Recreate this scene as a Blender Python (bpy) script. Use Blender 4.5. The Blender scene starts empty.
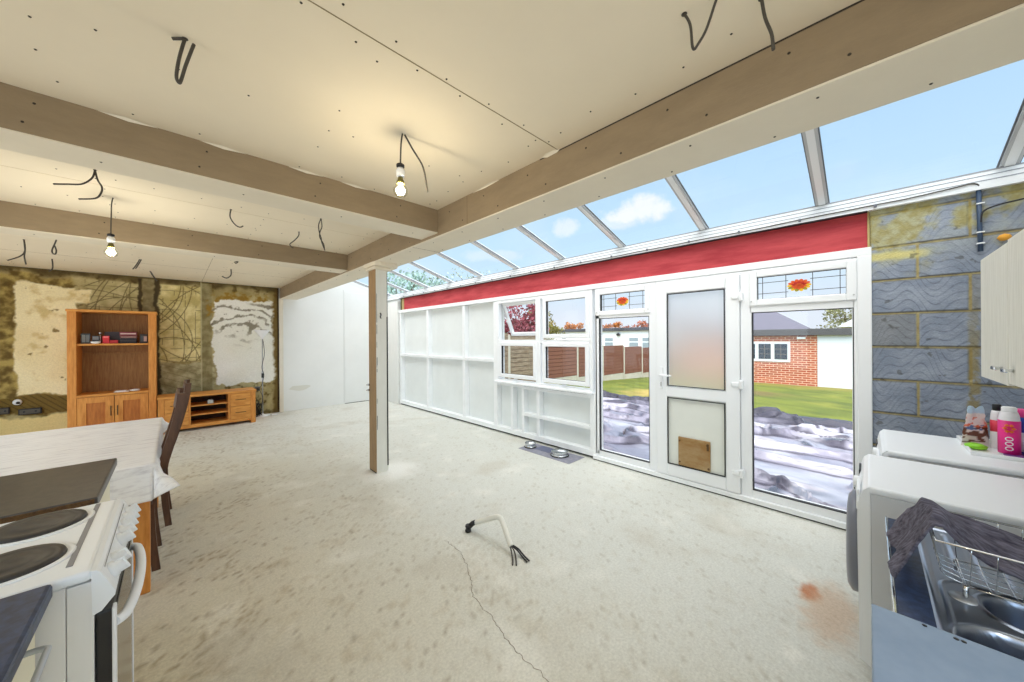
import bpy, bmesh, math, random
from mathutils import Vector, Matrix, noise
random.seed(7)
SC = bpy.context.scene
COL = SC.collection
ORG = {}

def lin(c):
    return tuple(((v/255)/12.92 if v/255 <= 0.04045 else ((v/255+0.055)/1.055)**2.4) for v in c)

# ---------------------------------------------------------------- materials
MATS = {}
def nt(m):
    m.use_nodes = True
    t = m.node_tree
    for n in list(t.nodes): t.nodes.remove(n)
    out = t.nodes.new('ShaderNodeOutputMaterial')
    b = t.nodes.new('ShaderNodeBsdfPrincipled')
    t.links.new(b.outputs[0], out.inputs[0])
    return t, b, out

def mat(name, rgb, rough=0.6, metal=0.0, var=0.0, scale=8.0, bump=0.0, bscale=60.0, stretch=(1,1,1), rgb2=None, lo=0.35, hi=0.65, spec=0.5, coat=0.0, detail=5.0):
    if name in MATS: return MATS[name]
    m = bpy.data.materials.new(name); MATS[name] = m
    t, b, out = nt(m)
    c = lin(rgb)
    b.inputs['Roughness'].default_value = rough
    b.inputs['Metallic'].default_value = metal
    b.inputs['Specular IOR Level'].default_value = spec
    b.inputs['Coat Weight'].default_value = coat
    b.inputs['Base Color'].default_value = (*c, 1)
    tc = t.nodes.new('ShaderNodeTexCoord'); mp = t.nodes.new('ShaderNodeMapping')
    t.links.new(tc.outputs['Object'], mp.inputs[0]); mp.inputs['Scale'].default_value = stretch
    if var > 0 or rgb2:
        c2 = lin(rgb2) if rgb2 else tuple(max(0, v*(1-var)) for v in c)
        n = t.nodes.new('ShaderNodeTexNoise'); n.inputs['Scale'].default_value = scale; n.inputs['Detail'].default_value = detail
        n.inputs['Roughness'].default_value = 0.65
        t.links.new(mp.outputs[0], n.inputs['Vector'])
        r = t.nodes.new('ShaderNodeValToRGB')
        r.color_ramp.elements[0].position = lo; r.color_ramp.elements[0].color = (*c2, 1)
        r.color_ramp.elements[1].position = hi; r.color_ramp.elements[1].color = (*c, 1)
        t.links.new(n.outputs['Fac'], r.inputs[0]); t.links.new(r.outputs[0], b.inputs['Base Color'])
    if bump > 0:
        n = t.nodes.new('ShaderNodeTexNoise'); n.inputs['Scale'].default_value = bscale; n.inputs['Detail'].default_value = 4
        t.links.new(mp.outputs[0], n.inputs['Vector'])
        bp = t.nodes.new('ShaderNodeBump'); bp.inputs['Strength'].default_value = bump; bp.inputs['Distance'].default_value = 0.01
        t.links.new(n.outputs['Fac'], bp.inputs['Height']); t.links.new(bp.outputs[0], b.inputs['Normal'])
    return m

def mat_attr(name, rough=0.85, fine=0.12, fscale=60, bump=0.3, bscale=80):
    m = bpy.data.materials.new(name); MATS[name] = m
    t, b, out = nt(m)
    a = t.nodes.new('ShaderNodeVertexColor'); a.layer_name = 'Col'
    tc = t.nodes.new('ShaderNodeTexCoord')
    n = t.nodes.new('ShaderNodeTexNoise'); n.inputs['Scale'].default_value = fscale; n.inputs['Detail'].default_value = 6; n.inputs['Roughness'].default_value = 0.7
    t.links.new(tc.outputs['Object'], n.inputs['Vector'])
    mr = t.nodes.new('ShaderNodeMapRange'); mr.inputs['From Min'].default_value = 0.3; mr.inputs['From Max'].default_value = 0.7
    mr.inputs['To Min'].default_value = 1-fine; mr.inputs['To Max'].default_value = 1+fine
    t.links.new(n.outputs['Fac'], mr.inputs['Value'])
    mx = t.nodes.new('ShaderNodeVectorMath'); mx.operation = 'SCALE'
    t.links.new(a.outputs['Color'], mx.inputs[0]); t.links.new(mr.outputs[0], mx.inputs['Scale'])
    t.links.new(mx.outputs[0], b.inputs['Base Color'])
    b.inputs['Roughness'].default_value = rough
    n2 = t.nodes.new('ShaderNodeTexNoise'); n2.inputs['Scale'].default_value = bscale; n2.inputs['Detail'].default_value = 5
    t.links.new(tc.outputs['Object'], n2.inputs['Vector'])
    bp = t.nodes.new('ShaderNodeBump'); bp.inputs['Strength'].default_value = bump; bp.inputs['Distance'].default_value = 0.01
    t.links.new(n2.outputs['Fac'], bp.inputs['Height']); t.links.new(bp.outputs[0], b.inputs['Normal'])
    return m

def mat_glass(name, tint=(1,1,1), refl=0.06):
    m = bpy.data.materials.new(name); MATS[name] = m
    t, b, out = nt(m); t.nodes.remove(b)
    tr = t.nodes.new('ShaderNodeBsdfTransparent'); tr.inputs[0].default_value = (*tint, 1)
    gl = t.nodes.new('ShaderNodeBsdfGlossy'); gl.inputs['Roughness'].default_value = 0.02
    mx = t.nodes.new('ShaderNodeMixShader')
    mx.inputs[0].default_value = refl
    t.links.new(tr.outputs[0], mx.inputs[1]); t.links.new(gl.outputs[0], mx.inputs[2])
    t.links.new(mx.outputs[0], out.inputs[0])
    return m

def mat_emit(name, rgb, strength):
    m = bpy.data.materials.new(name); MATS[name] = m
    t, b, out = nt(m)
    b.inputs['Emission Color'].default_value = (*rgb, 1); b.inputs['Emission Strength'].default_value = strength
    b.inputs['Base Color'].default_value = (0.8, 0.8, 0.8, 1)
    return m

def mat_brick(name, c1, c2, mortar, bw=0.225, bh=0.075):
    m = bpy.data.materials.new(name); MATS[name] = m
    t, b, out = nt(m)
    tc = t.nodes.new('ShaderNodeTexCoord'); sp = t.nodes.new('ShaderNodeSeparateXYZ'); cb = t.nodes.new('ShaderNodeCombineXYZ')
    t.links.new(tc.outputs['Object'], sp.inputs[0])
    t.links.new(sp.outputs['Y'], cb.inputs['X']); t.links.new(sp.outputs['Z'], cb.inputs['Y'])
    br = t.nodes.new('ShaderNodeTexBrick')
    t.links.new(cb.outputs[0], br.inputs['Vector'])
    br.inputs['Color1'].default_value = (*lin(c1), 1); br.inputs['Color2'].default_value = (*lin(c2), 1); br.inputs['Mortar'].default_value = (*lin(mortar), 1)
    br.inputs['Scale'].default_value = 1.0; br.inputs['Brick Width'].default_value = bw; br.inputs['Row Height'].default_value = bh
    br.inputs['Mortar Size'].default_value = 0.014
    t.links.new(br.outputs['Color'], b.inputs['Base Color'])
    b.inputs['Roughness'].default_value = 0.9
    return m

M_FLOOR = mat_attr('concrete_screed', 0.85, 0.15, 75, 0.22, 110)
M_FARW = mat_attr('stripped_plaster', 0.9, 0.10, 50, 0.5, 60)
M_BLOCK = mat_attr('aerated_block', 0.9, 0.10, 90, 0.4, 120)
M_CEIL = mat('plasterboard_cream', (234, 224, 203), 0.85, var=0.06, scale=1.2, lo=0.3, hi=0.7)
M_DARK = mat('dark_screw', (45, 38, 30), 0.7)
M_BEAM = mat('brown_beam_board', (148, 131, 106), 0.85, var=0.14, scale=5, bump=0.1, stretch=(1, 1, 3))
M_UNDER = mat('beam_soffit', (226, 218, 200), 0.85, var=0.05, scale=3)
M_WOODPOST = mat('post_wood', (166, 136, 98), 0.7, var=0.25, scale=9, stretch=(6, 6, 0.6))
M_WHITE = mat('white_paint', (236, 238, 238), 0.6, var=0.05, scale=3)
M_WHITEW = mat('white_plaster', (232, 233, 231), 0.85, var=0.05, scale=1.3)
M_STUD = mat('painted_timber', (240, 242, 243), 0.55, var=0.06, scale=6, bump=0.08)
M_PANEL = mat('painted_board', (226, 230, 229), 0.6, var=0.05, scale=2.5, bump=0.08, bscale=30)
M_PVC = mat('white_pvc', (238, 240, 242), 0.3, spec=0.5)
M_PVCG = mat('grey_pvc', (190, 192, 194), 0.4)
M_SEAL = mat('black_seal', (30, 30, 34), 0.6)
M_RED = mat('red_board', (196, 74, 78), 0.8, rgb2=(166, 48, 56), scale=4, stretch=(1, 0.5, 3), bump=0.15, bscale=20)
M_OLIVE = mat('dark_olive_wood', (92, 84, 40), 0.8, var=0.4, scale=10)
M_GLASS = mat_glass('clear_glass', (0.97, 0.98, 0.98), 0.035)
M_ROOFG = mat_glass('roof_glass', (0.95, 0.985, 1.0), 0.02)
M_CABLE = mat('grey_cable', (68, 64, 58), 0.6)
M_BLACK = mat('black_plastic', (24, 24, 27), 0.4)
M_STEEL = mat('stainless_steel', (200, 204, 208), 0.22, metal=1.0, bump=0.02, bscale=40)
M_CHROME = mat('chrome', (225, 228, 230), 0.12, metal=1.0)
M_OAK = mat('oak', (226, 160, 78), 0.6, rgb2=(200, 128, 52), scale=6, stretch=(1.2, 6, 6))
M_OAKV = mat('oak_vertical', (222, 152, 72), 0.6, rgb2=(196, 122, 48), scale=6, stretch=(6, 6, 0.8))
M_OAKD = mat('oak_panel_brown', (164, 120, 66), 0.6, rgb2=(136, 94, 48), scale=8, stretch=(8, 3, 0.7))
M_WALNUT = mat('dark_brown_wood', (98, 66, 44), 0.5, rgb2=(70, 44, 30), scale=8, stretch=(5, 5, 0.8))
M_ENAMEL = mat('white_enamel', (240, 243, 247), 0.38)
M_ENAMELG = mat('appliance_grey_side', (208, 210, 214), 0.45)
M_FROSTDK = mat('appliance_dark_grey', (112, 114, 124), 0.3)
M_HOT = mat('hotplate', (58, 55, 54), 0.45, rgb2=(40, 38, 38), scale=14)
M_CREAM = mat('cream_door', (240, 234, 208), 0.5)
M_WTOP = mat('slate_worktop', (72, 66, 62), 0.35, rgb2=(52, 48, 48), scale=40)
M_WTOPB = mat('blue_black_worktop', (46, 66, 104), 0.4, rgb2=(28, 40, 66), scale=60)
M_CHIP = mat('chipboard', (120, 88, 50), 0.9, rgb2=(76, 52, 28), scale=80)
M_SHEET = mat('blue_grey_sheet', (134, 152, 174), 0.38, rgb2=(118, 138, 162), scale=5)
M_CABW = mat('pale_woodgrain', (232, 230, 218), 0.5, rgb2=(214, 211, 198), scale=12, stretch=(8, 8, 0.4))
M_OVENG = mat('oven_glass', (70, 68, 64), 0.12)

# ---------------------------------------------------------------- mesh builder
class MB:
    def __init__(s): s.v = []; s.f = []; s.m = []; s.s = []; s.c = None
    def add(s, vs, fs, mi=0, smooth=False):
        b = len(s.v); s.v.extend([tuple(p) for p in vs])
        for f in fs: s.f.append([b+i for i in f]); s.m.append(mi); s.s.append(smooth)
        return s
    def box(s, x0, x1, y0, y1, z0, z1, bev=0.0, mi=0, seg=2, rot=None, piv=None):
        if x0 > x1: x0, x1 = x1, x0
        if y0 > y1: y0, y1 = y1, y0
        if z0 > z1: z0, z1 = z1, z0
        bm = bmesh.new()
        bmesh.ops.create_cube(bm, size=1)
        for v in bm.verts:
            v.co = Vector(((x0+x1)/2+v.co.x*(x1-x0), (y0+y1)/2+v.co.y*(y1-y0), (z0+z1)/2+v.co.z*(z1-z0)))
        if bev > 0:
            bev = min(bev, 0.45*min(x1-x0, y1-y0, z1-z0))
            bmesh.ops.bevel(bm, geom=bm.edges[:], offset=bev, segments=seg, profile=0.5, affect='EDGES')
        if rot is not None:
            p = Vector(piv if piv else ((x0+x1)/2, (y0+y1)/2, (z0+z1)/2))
            for v in bm.verts: v.co = p + rot @ (v.co-p)
        bm.verts.index_update()
        s.add([v.co[:] for v in bm.verts], [[v.index for v in f.verts] for f in bm.faces], mi, False)
        bm.free(); return s
    def tube(s, pts, r, n=8, mi=0, cap=True):
        pts = [Vector(p) for p in pts]; rs = r if isinstance(r, (list, tuple)) else [r]*len(pts)
        vs = []; fs = []; up = None
        for i, p in enumerate(pts):
            d = (pts[min(i+1, len(pts)-1)]-pts[max(i-1, 0)])
            d = d.normalized() if d.length > 1e-9 else Vector((0, 0, 1))
            if up is None:
                up = Vector((0, 0, 1)) if abs(d.z) < 0.9 else Vector((1, 0, 0))
            a = d.cross(up); a = a.normalized() if a.length > 1e-6 else d.orthogonal().normalized()
            up = a.cross(d).normalized(); b = up
            for k in range(n):
                t = 2*math.pi*k/n; vs.append(p+(a*math.cos(t)+b*math.sin(t))*rs[i])
        for i in range(len(pts)-1):
            for k in range(n):
                fs.append([i*n+k, i*n+(k+1) % n, (i+1)*n+(k+1) % n, (i+1)*n+k])
        s.add(vs, fs, mi, True)
        if cap:
            b = len(s.v)-len(vs)
            s.f.append([b+k for k in range(n)][::-1]); s.m.append(mi); s.s.append(False)
            s.f.append([b+(len(pts)-1)*n+k for k in range(n)]); s.m.append(mi); s.s.append(False)
        return s
    def lathe(s, prof, c, n=24, mi=0, axis='z', smooth=True):
        # prof: list of (r, h) ; revolve about axis through c
        vs = []; fs = []
        for (r, h) in prof:
            for k in range(n):
                t = 2*math.pi*k/n; a, b = r*math.cos(t), r*math.sin(t)
                if axis == 'z': vs.append((c[0]+a, c[1]+b, c[2]+h))
                elif axis == 'x': vs.append((c[0]+h, c[1]+a, c[2]+b))
                else: vs.append((c[0]+b, c[1]+h, c[2]+a))
        for i in range(len(prof)-1):
            for k in range(n):
                fs.append([i*n+k, i*n+(k+1) % n, (i+1)*n+(k+1) % n, (i+1)*n+k])
        s.add(vs, fs, mi, smooth)
        b = len(s.v)-len(vs)
        if prof[0][0] > 1e-6: s.f.append([b+k for k in range(n)][::-1]); s.m.append(mi); s.s.append(False)
        if prof[-1][0] > 1e-6: s.f.append([b+(len(prof)-1)*n+k for k in range(n)]); s.m.append(mi); s.s.append(False)
        return s
    def prism(s, poly, axis, a0, a1, mi=0):
        # poly 2D list; axis the extrusion axis
        def P(u, v, a):
            return {'x': (a, u, v), 'y': (u, a, v), 'z': (u, v, a)}[axis]
        n = len(poly)
        vs = [P(u, v, a0) for u, v in poly]+[P(u, v, a1) for u, v in poly]
        fs = [[i, (i+1) % n, n+(i+1) % n, n+i] for i in range(n)]+[list(range(n))[::-1], [n+i for i in range(n)]]
        return s.add(vs, fs, mi)
    def frame(s, y0, y1, z0, z1, w, x0, x1, bev=0.006, mi=0, wb=None, wt=None):
        wb = w if wb is None else wb; wt = w if wt is None else wt
        s.box(x0, x1, y0, y0+w, z0, z1, bev, mi); s.box(x0, x1, y1-w, y1, z0, z1, bev, mi)
        s.box(x0, x1, y0+w*0.98, y1-w*0.98, z0, z0+wb, bev, mi); s.box(x0, x1, y0+w*0.98, y1-w*0.98, z1-wt, z1, bev, mi)
        return s
    def grid(s, fn, nu, nv, mi=0, smooth=True):
        vs = [fn(i/nu, j/nv) for j in range(nv+1) for i in range(nu+1)]
        fs = [[j*(nu+1)+i, j*(nu+1)+i+1, (j+1)*(nu+1)+i+1, (j+1)*(nu+1)+i] for j in range(nv) for i in range(nu)]
        return s.add(vs, fs, mi, smooth)
    def build(s, name, mats, parent=None, kind=None, label=None, cat=None, group=None, colfn=None, origin=None, fixn=True):
        mats = mats if isinstance(mats, (list, tuple)) else [mats]
        xs = [v[0] for v in s.v]; ys = [v[1] for v in s.v]; zs = [v[2] for v in s.v]
        o = Vector(origin) if origin else Vector(((min(xs)+max(xs))/2, (min(ys)+max(ys))/2, min(zs)))
        me = bpy.data.meshes.new(name)
        me.from_pydata([(v[0]-o.x, v[1]-o.y, v[2]-o.z) for v in s.v], [], s.f)
        for m in mats: me.materials.append(m)
        me.polygons.foreach_set('material_index', s.m); me.polygons.foreach_set('use_smooth', s.s)
        if fixn:
            bm = bmesh.new(); bm.from_mesh(me); bmesh.ops.recalc_face_normals(bm, faces=bm.faces[:]); bm.to_mesh(me); bm.free()
        if colfn:
            ca = me.color_attributes.new('Col', 'FLOAT_COLOR', 'POINT')
            buf = []
            for v in s.v:
                c = colfn(*v); buf.extend((*lin(c), 1.0))
            ca.data.foreach_set('color', buf)
        me.update()
        ob = bpy.data.objects.new(name, me); COL.objects.link(ob)
        ORG[ob] = o
        if parent is not None:
            ob.parent = parent; ob.location = o-ORG[parent]
        else: ob.location = o
        if kind: ob['kind'] = kind
        if label: ob['label'] = label
        if cat: ob['category'] = cat
        if group: ob['group'] = group
        return ob

def thing(name, loc, label=None, cat=None, group=None, kind=None):
    o = bpy.data.objects.new(name, None); COL.objects.link(o); o.location = loc; ORG[o] = Vector(loc)
    o.empty_display_size = 0.05
    if label: o['label'] = label
    if cat: o['category'] = cat
    if group: o['group'] = group
    if kind: o['kind'] = kind
    return o

def smooth_path(pts, k=6):
    P = [Vector(p) for p in pts]; out = []
    for i in range(len(P)-1):
        a = P[max(i-1, 0)]; b = P[i]; c = P[i+1]; d = P[min(i+2, len(P)-1)]
        for j in range(k):
            t = j/k
            out.append(0.5*((2*b)+(-a+c)*t+(2*a-5*b+4*c-d)*t*t+(-a+3*b-3*c+d)*t**3))
    out.append(P[-1]); return out

def N(x, y, z=0.0, sc=1.0): return noise.noise(Vector((x*sc, y*sc, z*sc)))
def fbm(x, y, sc=1.0, o=4, z=0.0):
    v = 0; a = 1; t = 0
    for i in range(o):
        v += a*noise.noise(Vector((x*sc, y*sc, z+i*7.3))); t += a; a *= 0.55; sc *= 2.1
    return v/t
def mixc(a, b, t):
    t = max(0.0, min(1.0, t)); return tuple(a[i]*(1-t)+b[i]*t for i in range(3))
def sst(a, b, x):
    t = max(0.0, min(1.0, (x-a)/(b-a))); return t*t*(3-2*t)

# ---------------------------------------------------------------- dimensions
XW = 3.65      # garden wall inner face
YF = 8.38      # far wall
ZC = 2.528     # ceiling
ZB = 2.31      # underside of main beam
XL = -2.35; YR = -0.75
XB0, XB1 = 1.554, 1.86

# ================================================================ FLOOR
def floor_col(x, y, z):
    base = (204, 205, 198)
    n1 = fbm(x, y, 0.9, 4); n2 = fbm(x, y, 5.0, 4, 3.1); n3 = fbm(x, y, 22.0, 3, 9.0)
    w = sst(2.1, -0.6, x + 0.6*n1) * 0.8
    c = mixc(base, (202, 190, 164), w)
    c = mixc(c, (216, 216, 210), sst(4.5, 7.5, y+n1)*0.8)
    c = mixc(c, (160, 140, 108), sst(0.12, 0.55, n2+0.7*n3)*(0.05+0.60*w))
    n4 = fbm(x, y, 36.0, 2, 19.0); c = mixc(c, (120, 98, 68), sst(0.22, 0.45, n4+0.5*fbm(x, y, 2.4, 3, 77))*0.75*w)
    c = mixc(c, (156, 150, 136), sst(0.30, 0.5, n4+0.3*n2)*0.4)
    c = mixc(c, (178, 172, 158), sst(0.05, 0.45, n3)*0.25)
    c = mixc(c, (184, 178, 164), sst(0.05, 0.5, fbm(x, y, 1.8, 5, 5))*0.5)
    c = mixc(c, (230, 228, 220), sst(0.1, 0.5, fbm(x, y, 3.1, 4, 15))*0.4)
    # rust stain and pale splash in front of the washing machine
    d = math.hypot((x-2.62)/0.10, (y-0.24)/0.05)
    c = mixc(c, (176, 104, 66), sst(1.2, 0.5, d+0.5*n3)*0.9)
    d = math.hypot((x-2.5)/0.32, (y-0.15)/0.13)
    c = mixc(c, (188, 158, 132), sst(1.2, 0.4, d+0.6*n3)*0.6)
    d = math.hypot((x-1.55)/0.22, (y-0.62)/0.1)
    c = mixc(c, (226, 224, 216), sst(0.6, 0.2, math.hypot((x-2.05)/0.12, (y-0.25)/0.08)+0.5*n3)*0.6)
    # floor gets paler towards the post
    d = math.hypot(x-1.72, y-3.75)
    c = mixc(c, (232, 232, 228), sst(0.45, 0.12, d+0.12*n2)*0.8)
    # spots
    s = noise.cell(Vector((x*22, y*22, 1.0)))
    return c
fl = MB()
nx, ny = 260, 400
X0f, X1f, Y0f, Y1f = XL-0.1, XW+0.15, YR-0.1, YF+0.1
fl.grid(lambda u, v: (X0f+u*(X1f-X0f), Y0f+v*(Y1f-Y0f), 0.0), nx, ny)
fl.box(X0f, X1f, Y0f, Y1f, -0.12, -0.003)
floor = fl.build('floor', M_FLOOR, kind='structure', colfn=floor_col, origin=(0, 0, 0), fixn=False)
# hairline crack in the screed
ck = MB()
def crack(pts, w):
    P = smooth_path([(x, y, 0) for x, y in pts], 26)
    L = []; R = []
    for i, p in enumerate(P):
        d = (P[min(i+1, len(P)-1)]-P[max(i-1, 0)]).normalized(); nrm = Vector((-d.y, d.x, 0))
        j = 0.020*N(p.x*9, p.y*9, 2.0)+0.014*N(p.x*34, p.y*34, 4.0)
        ww = w*(0.6+0.8*abs(N(p.x*30, p.y*30, 5)))
        if i in (0, len(P)-1): ww *= 0.2
        L.append((p+nrm*(j+ww))+Vector((0, 0, 0.0008))); R.append((p+nrm*(j-ww))+Vector((0, 0, 0.0008)))
    n = len(P)
    ck.add([*L, *R], [[i, i+1, n+i+1, n+i] for i in range(n-1)])
crack([(1.417, 2.16), (1.37, 1.86), (1.24, 1.62), (1.17, 1.30), (1.139, 0.962), (1.09, 0.55)], 0.0019)
ck.build('floor_crack', mat('crack_dark', (112, 100, 82), 0.9), floor, kind='structure')

# ================================================================ CEILING
ce = MB()
ce.box(XL-0.1, XB0+0.05, YR-0.1, YF+0.1, ZC, ZC+0.1)
def dot(x, y, z, r=0.0045, axis='z'):
    ce.lathe([(r, 0), (r*0.6, -0.0025)], (x, y, z), 8, 1)
random.seed(11)
for yrow in (0.35, 1.17, 1.25, 1.85, 2.40, 2.85, 3.45, 4.05, 4.48, 4.9, 5.7, 6.5, 7.3, 8.1):
    x = -2.2+random.random()*0.2
    while x < 1.5:
        if random.random() < 0.85: dot(x+random.uniform(-.03, .03), yrow+random.uniform(-.025, .025), ZC)
        x += 0.22
for xrow in (-1.55, -0.35, 0.55, 1.42):
    y = -0.3
    while y < 8.3:
        if random.random() < 0.8 and not (2.42 < y < 2.78 or 4.5 < y < 4.85): dot(xrow+random.uniform(-.03, .03), y, ZC)
        y += 0.2
# board joints
for (a, b, c, d) in ((XL, XB0, 1.209, 1.213), (XL, XB0, 6.9, 6.903)):
    ce.box(a, b, c, d, ZC-0.0012, ZC+0.001, 0, 2)
ce.box(0.36, 0.3635, 5.9, YF, ZC-0.0012, ZC+0.001, 0, 2)
ce.box(0.56, 0.563, 2.75, 3.0, ZC-0.0012, ZC+0.001, 0, 2)
ce.box(XL, XB0, 3.62, 3.623, ZC-0.0012, ZC+0.001, 0, 3)
ce.build('ceiling', [M_CEIL, M_DARK, mat('joint_line', (138, 122, 92), 0.9), mat('joint_faint', (205, 192, 165), 0.9)], kind='structure')

def screw_dots(mb, pts, mi=1):
    for (x, y, z, ax) in pts:
        s = -1
        mb.lathe([(0.005, 0), (0.0035, -0.0025)], (x, y, z), 8, mi, axis=ax)
# main beam along the room
b = MB()
b.box(XB0, XB0+0.012, YR-0.1, YF, ZB+0.008, ZC+0.05, 0.0, 0)
b.box(XB0+0.004, XB1, YR-0.1, YF, ZB, ZB+0.02, 0.004, 2)
b.box(XB0+0.012, XB1-0.002, YR-0.1, YF, ZB+0.02, 3.25, 0, 2)
random.seed(5)
y = -0.4; pts = []
while y < 8.2:
    pts.append((XB0, y+random.uniform(-.03, .03), ZB+0.055+random.uniform(-.01, .01), 'x')); pts.append((XB0, y+0.17, ZC-0.06, 'x'))
    pts.append((XB0+0.07, y+0.1, ZB, 'z')); pts.append((XB1-0.05, y+0.25, ZB, 'z'))
    y += 0.42
screw_dots(b, pts)
# dark open joint above the beam near the camera and board seams
b.box(XB0-0.0015, XB0+0.004, -0.4, 1.35, ZC-0.006, ZC, 0, 1)
for yy in (2.06, 4.95): b.box(XB0-0.0012, XB0+0.004, yy, yy+0.003, ZB+0.01, ZC, 0, 3)
b.box(XB0+0.01, XB1-0.003, 2.9, 2.903, ZB-0.0012, ZB, 0, 3)
b.build('ceiling_beam', [M_BEAM, M_DARK, M_UNDER, mat('seam_brown', (116, 96, 70), 0.9)], kind='structure')
def cross_beam(y0, y1, z0):
    b = MB()
    b.box(XL, XB0+0.003, y0, y0+0.012, z0+0.006, ZC+0.03, 0, 0)
    b.box(XL, XB0+0.003, y1-0.012, y1, z0+0.006, ZC+0.03, 0, 0)
    b.box(XL, XB0+0.003, y0+0.003, y1-0.003, z0, z0+0.02, 0.003, 2)
    x = -2.1; pts = []
    while x < 1.4:
        pts.append((x, y0, z0+0.05, 'y')); pts.append((x+0.03, y0, ZC-0.05, 'y')); pts.append((x+.2, (y0+y1)/2, z0, 'z'))
        x += 0.55
    screw_dots(b, pts)
    return b.build('ceiling_beam', [M_BEAM, M_DARK, M_UNDER], kind='structure')
cross_beam(2.46, 2.725, 2.338); cross_beam(4.53, 4.795, 2.33)

# torn plaster paper at the joint by the beam
tp = MB()
random.seed(3)
tp.add([(1.548, 1.20, ZC-0.003), (1.53, 1.23, ZC-0.002), (1.522, 1.28, ZC-0.004), (1.54, 1.32, ZC-0.008), (1.552, 1.29, ZC-0.012), (1.552, 1.22, ZC-0.010)], [[0, 1, 2, 3, 4, 5]])
tp.add([(1.553, 1.7, ZC-0.004), (1.53, 1.78, ZC-0.002), (1.552, 2.0, ZC-0.004), (1.552, 1.85, ZC-0.012)], [[0, 1, 2, 3]])
for p, q in ((-0.25, 0.03), (0.1, .02), (0.5, .03), (0.8, .02)):
    tp.add([(p, 2.459, ZC-0.002), (p+0.09, 2.44, ZC-0.002), (p+0.2, 2.459, ZC-0.002), (p+0.1, 2.4585, ZC-0.012)], [[0, 1, 2, 3]])
tp.build('torn_jointing_paper', mat('torn_paper', (240, 234, 218), 0.9), kind='structure')

# ================================================================ FAR WALL (stripped plaster) 
WHITE = (222, 221, 208)
ARCS = []
random.seed(21)
for i in range(22):
    ARCS.append((random.uniform(-1.2, 1.2), random.uniform(0.6, 2.6), random.uniform(0.5, 1.9), random.uniform(0, 6.28), random.uniform(0.7, 1.6)))
def scratch(x, z, w=0.0045):
    v = 0
    for (cx, cz, r, a0, da) in ARCS:
        d = abs(math.hypot(x-cx, z-cz)-r)
        if d < w*2: v = max(v, 1-sst(w*0.5, w*2, d))
    gx = abs(((x+0.05*N(0, z, 3))*7.2) % 1-0.5); gz = abs(((z+0.03*N(x, 0, 4))*6.0) % 1-0.5)
    if gz > 0.475 and N(x*3, z*3, 8) > -0.25: v = max(v, 0.8)
    if gx > 0.478 and N(x*3, z*3, 12) > -0.2: v = max(v, 0.8)
    return v
def inbox(x, z, x0, x1, z0, z1, e=0.03):
    return sst(x0-e, x0+e, x)*sst(x1+e, x1-e, x)*sst(z0-e, z0+e, z)*sst(z1+e, z1-e, z)
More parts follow.
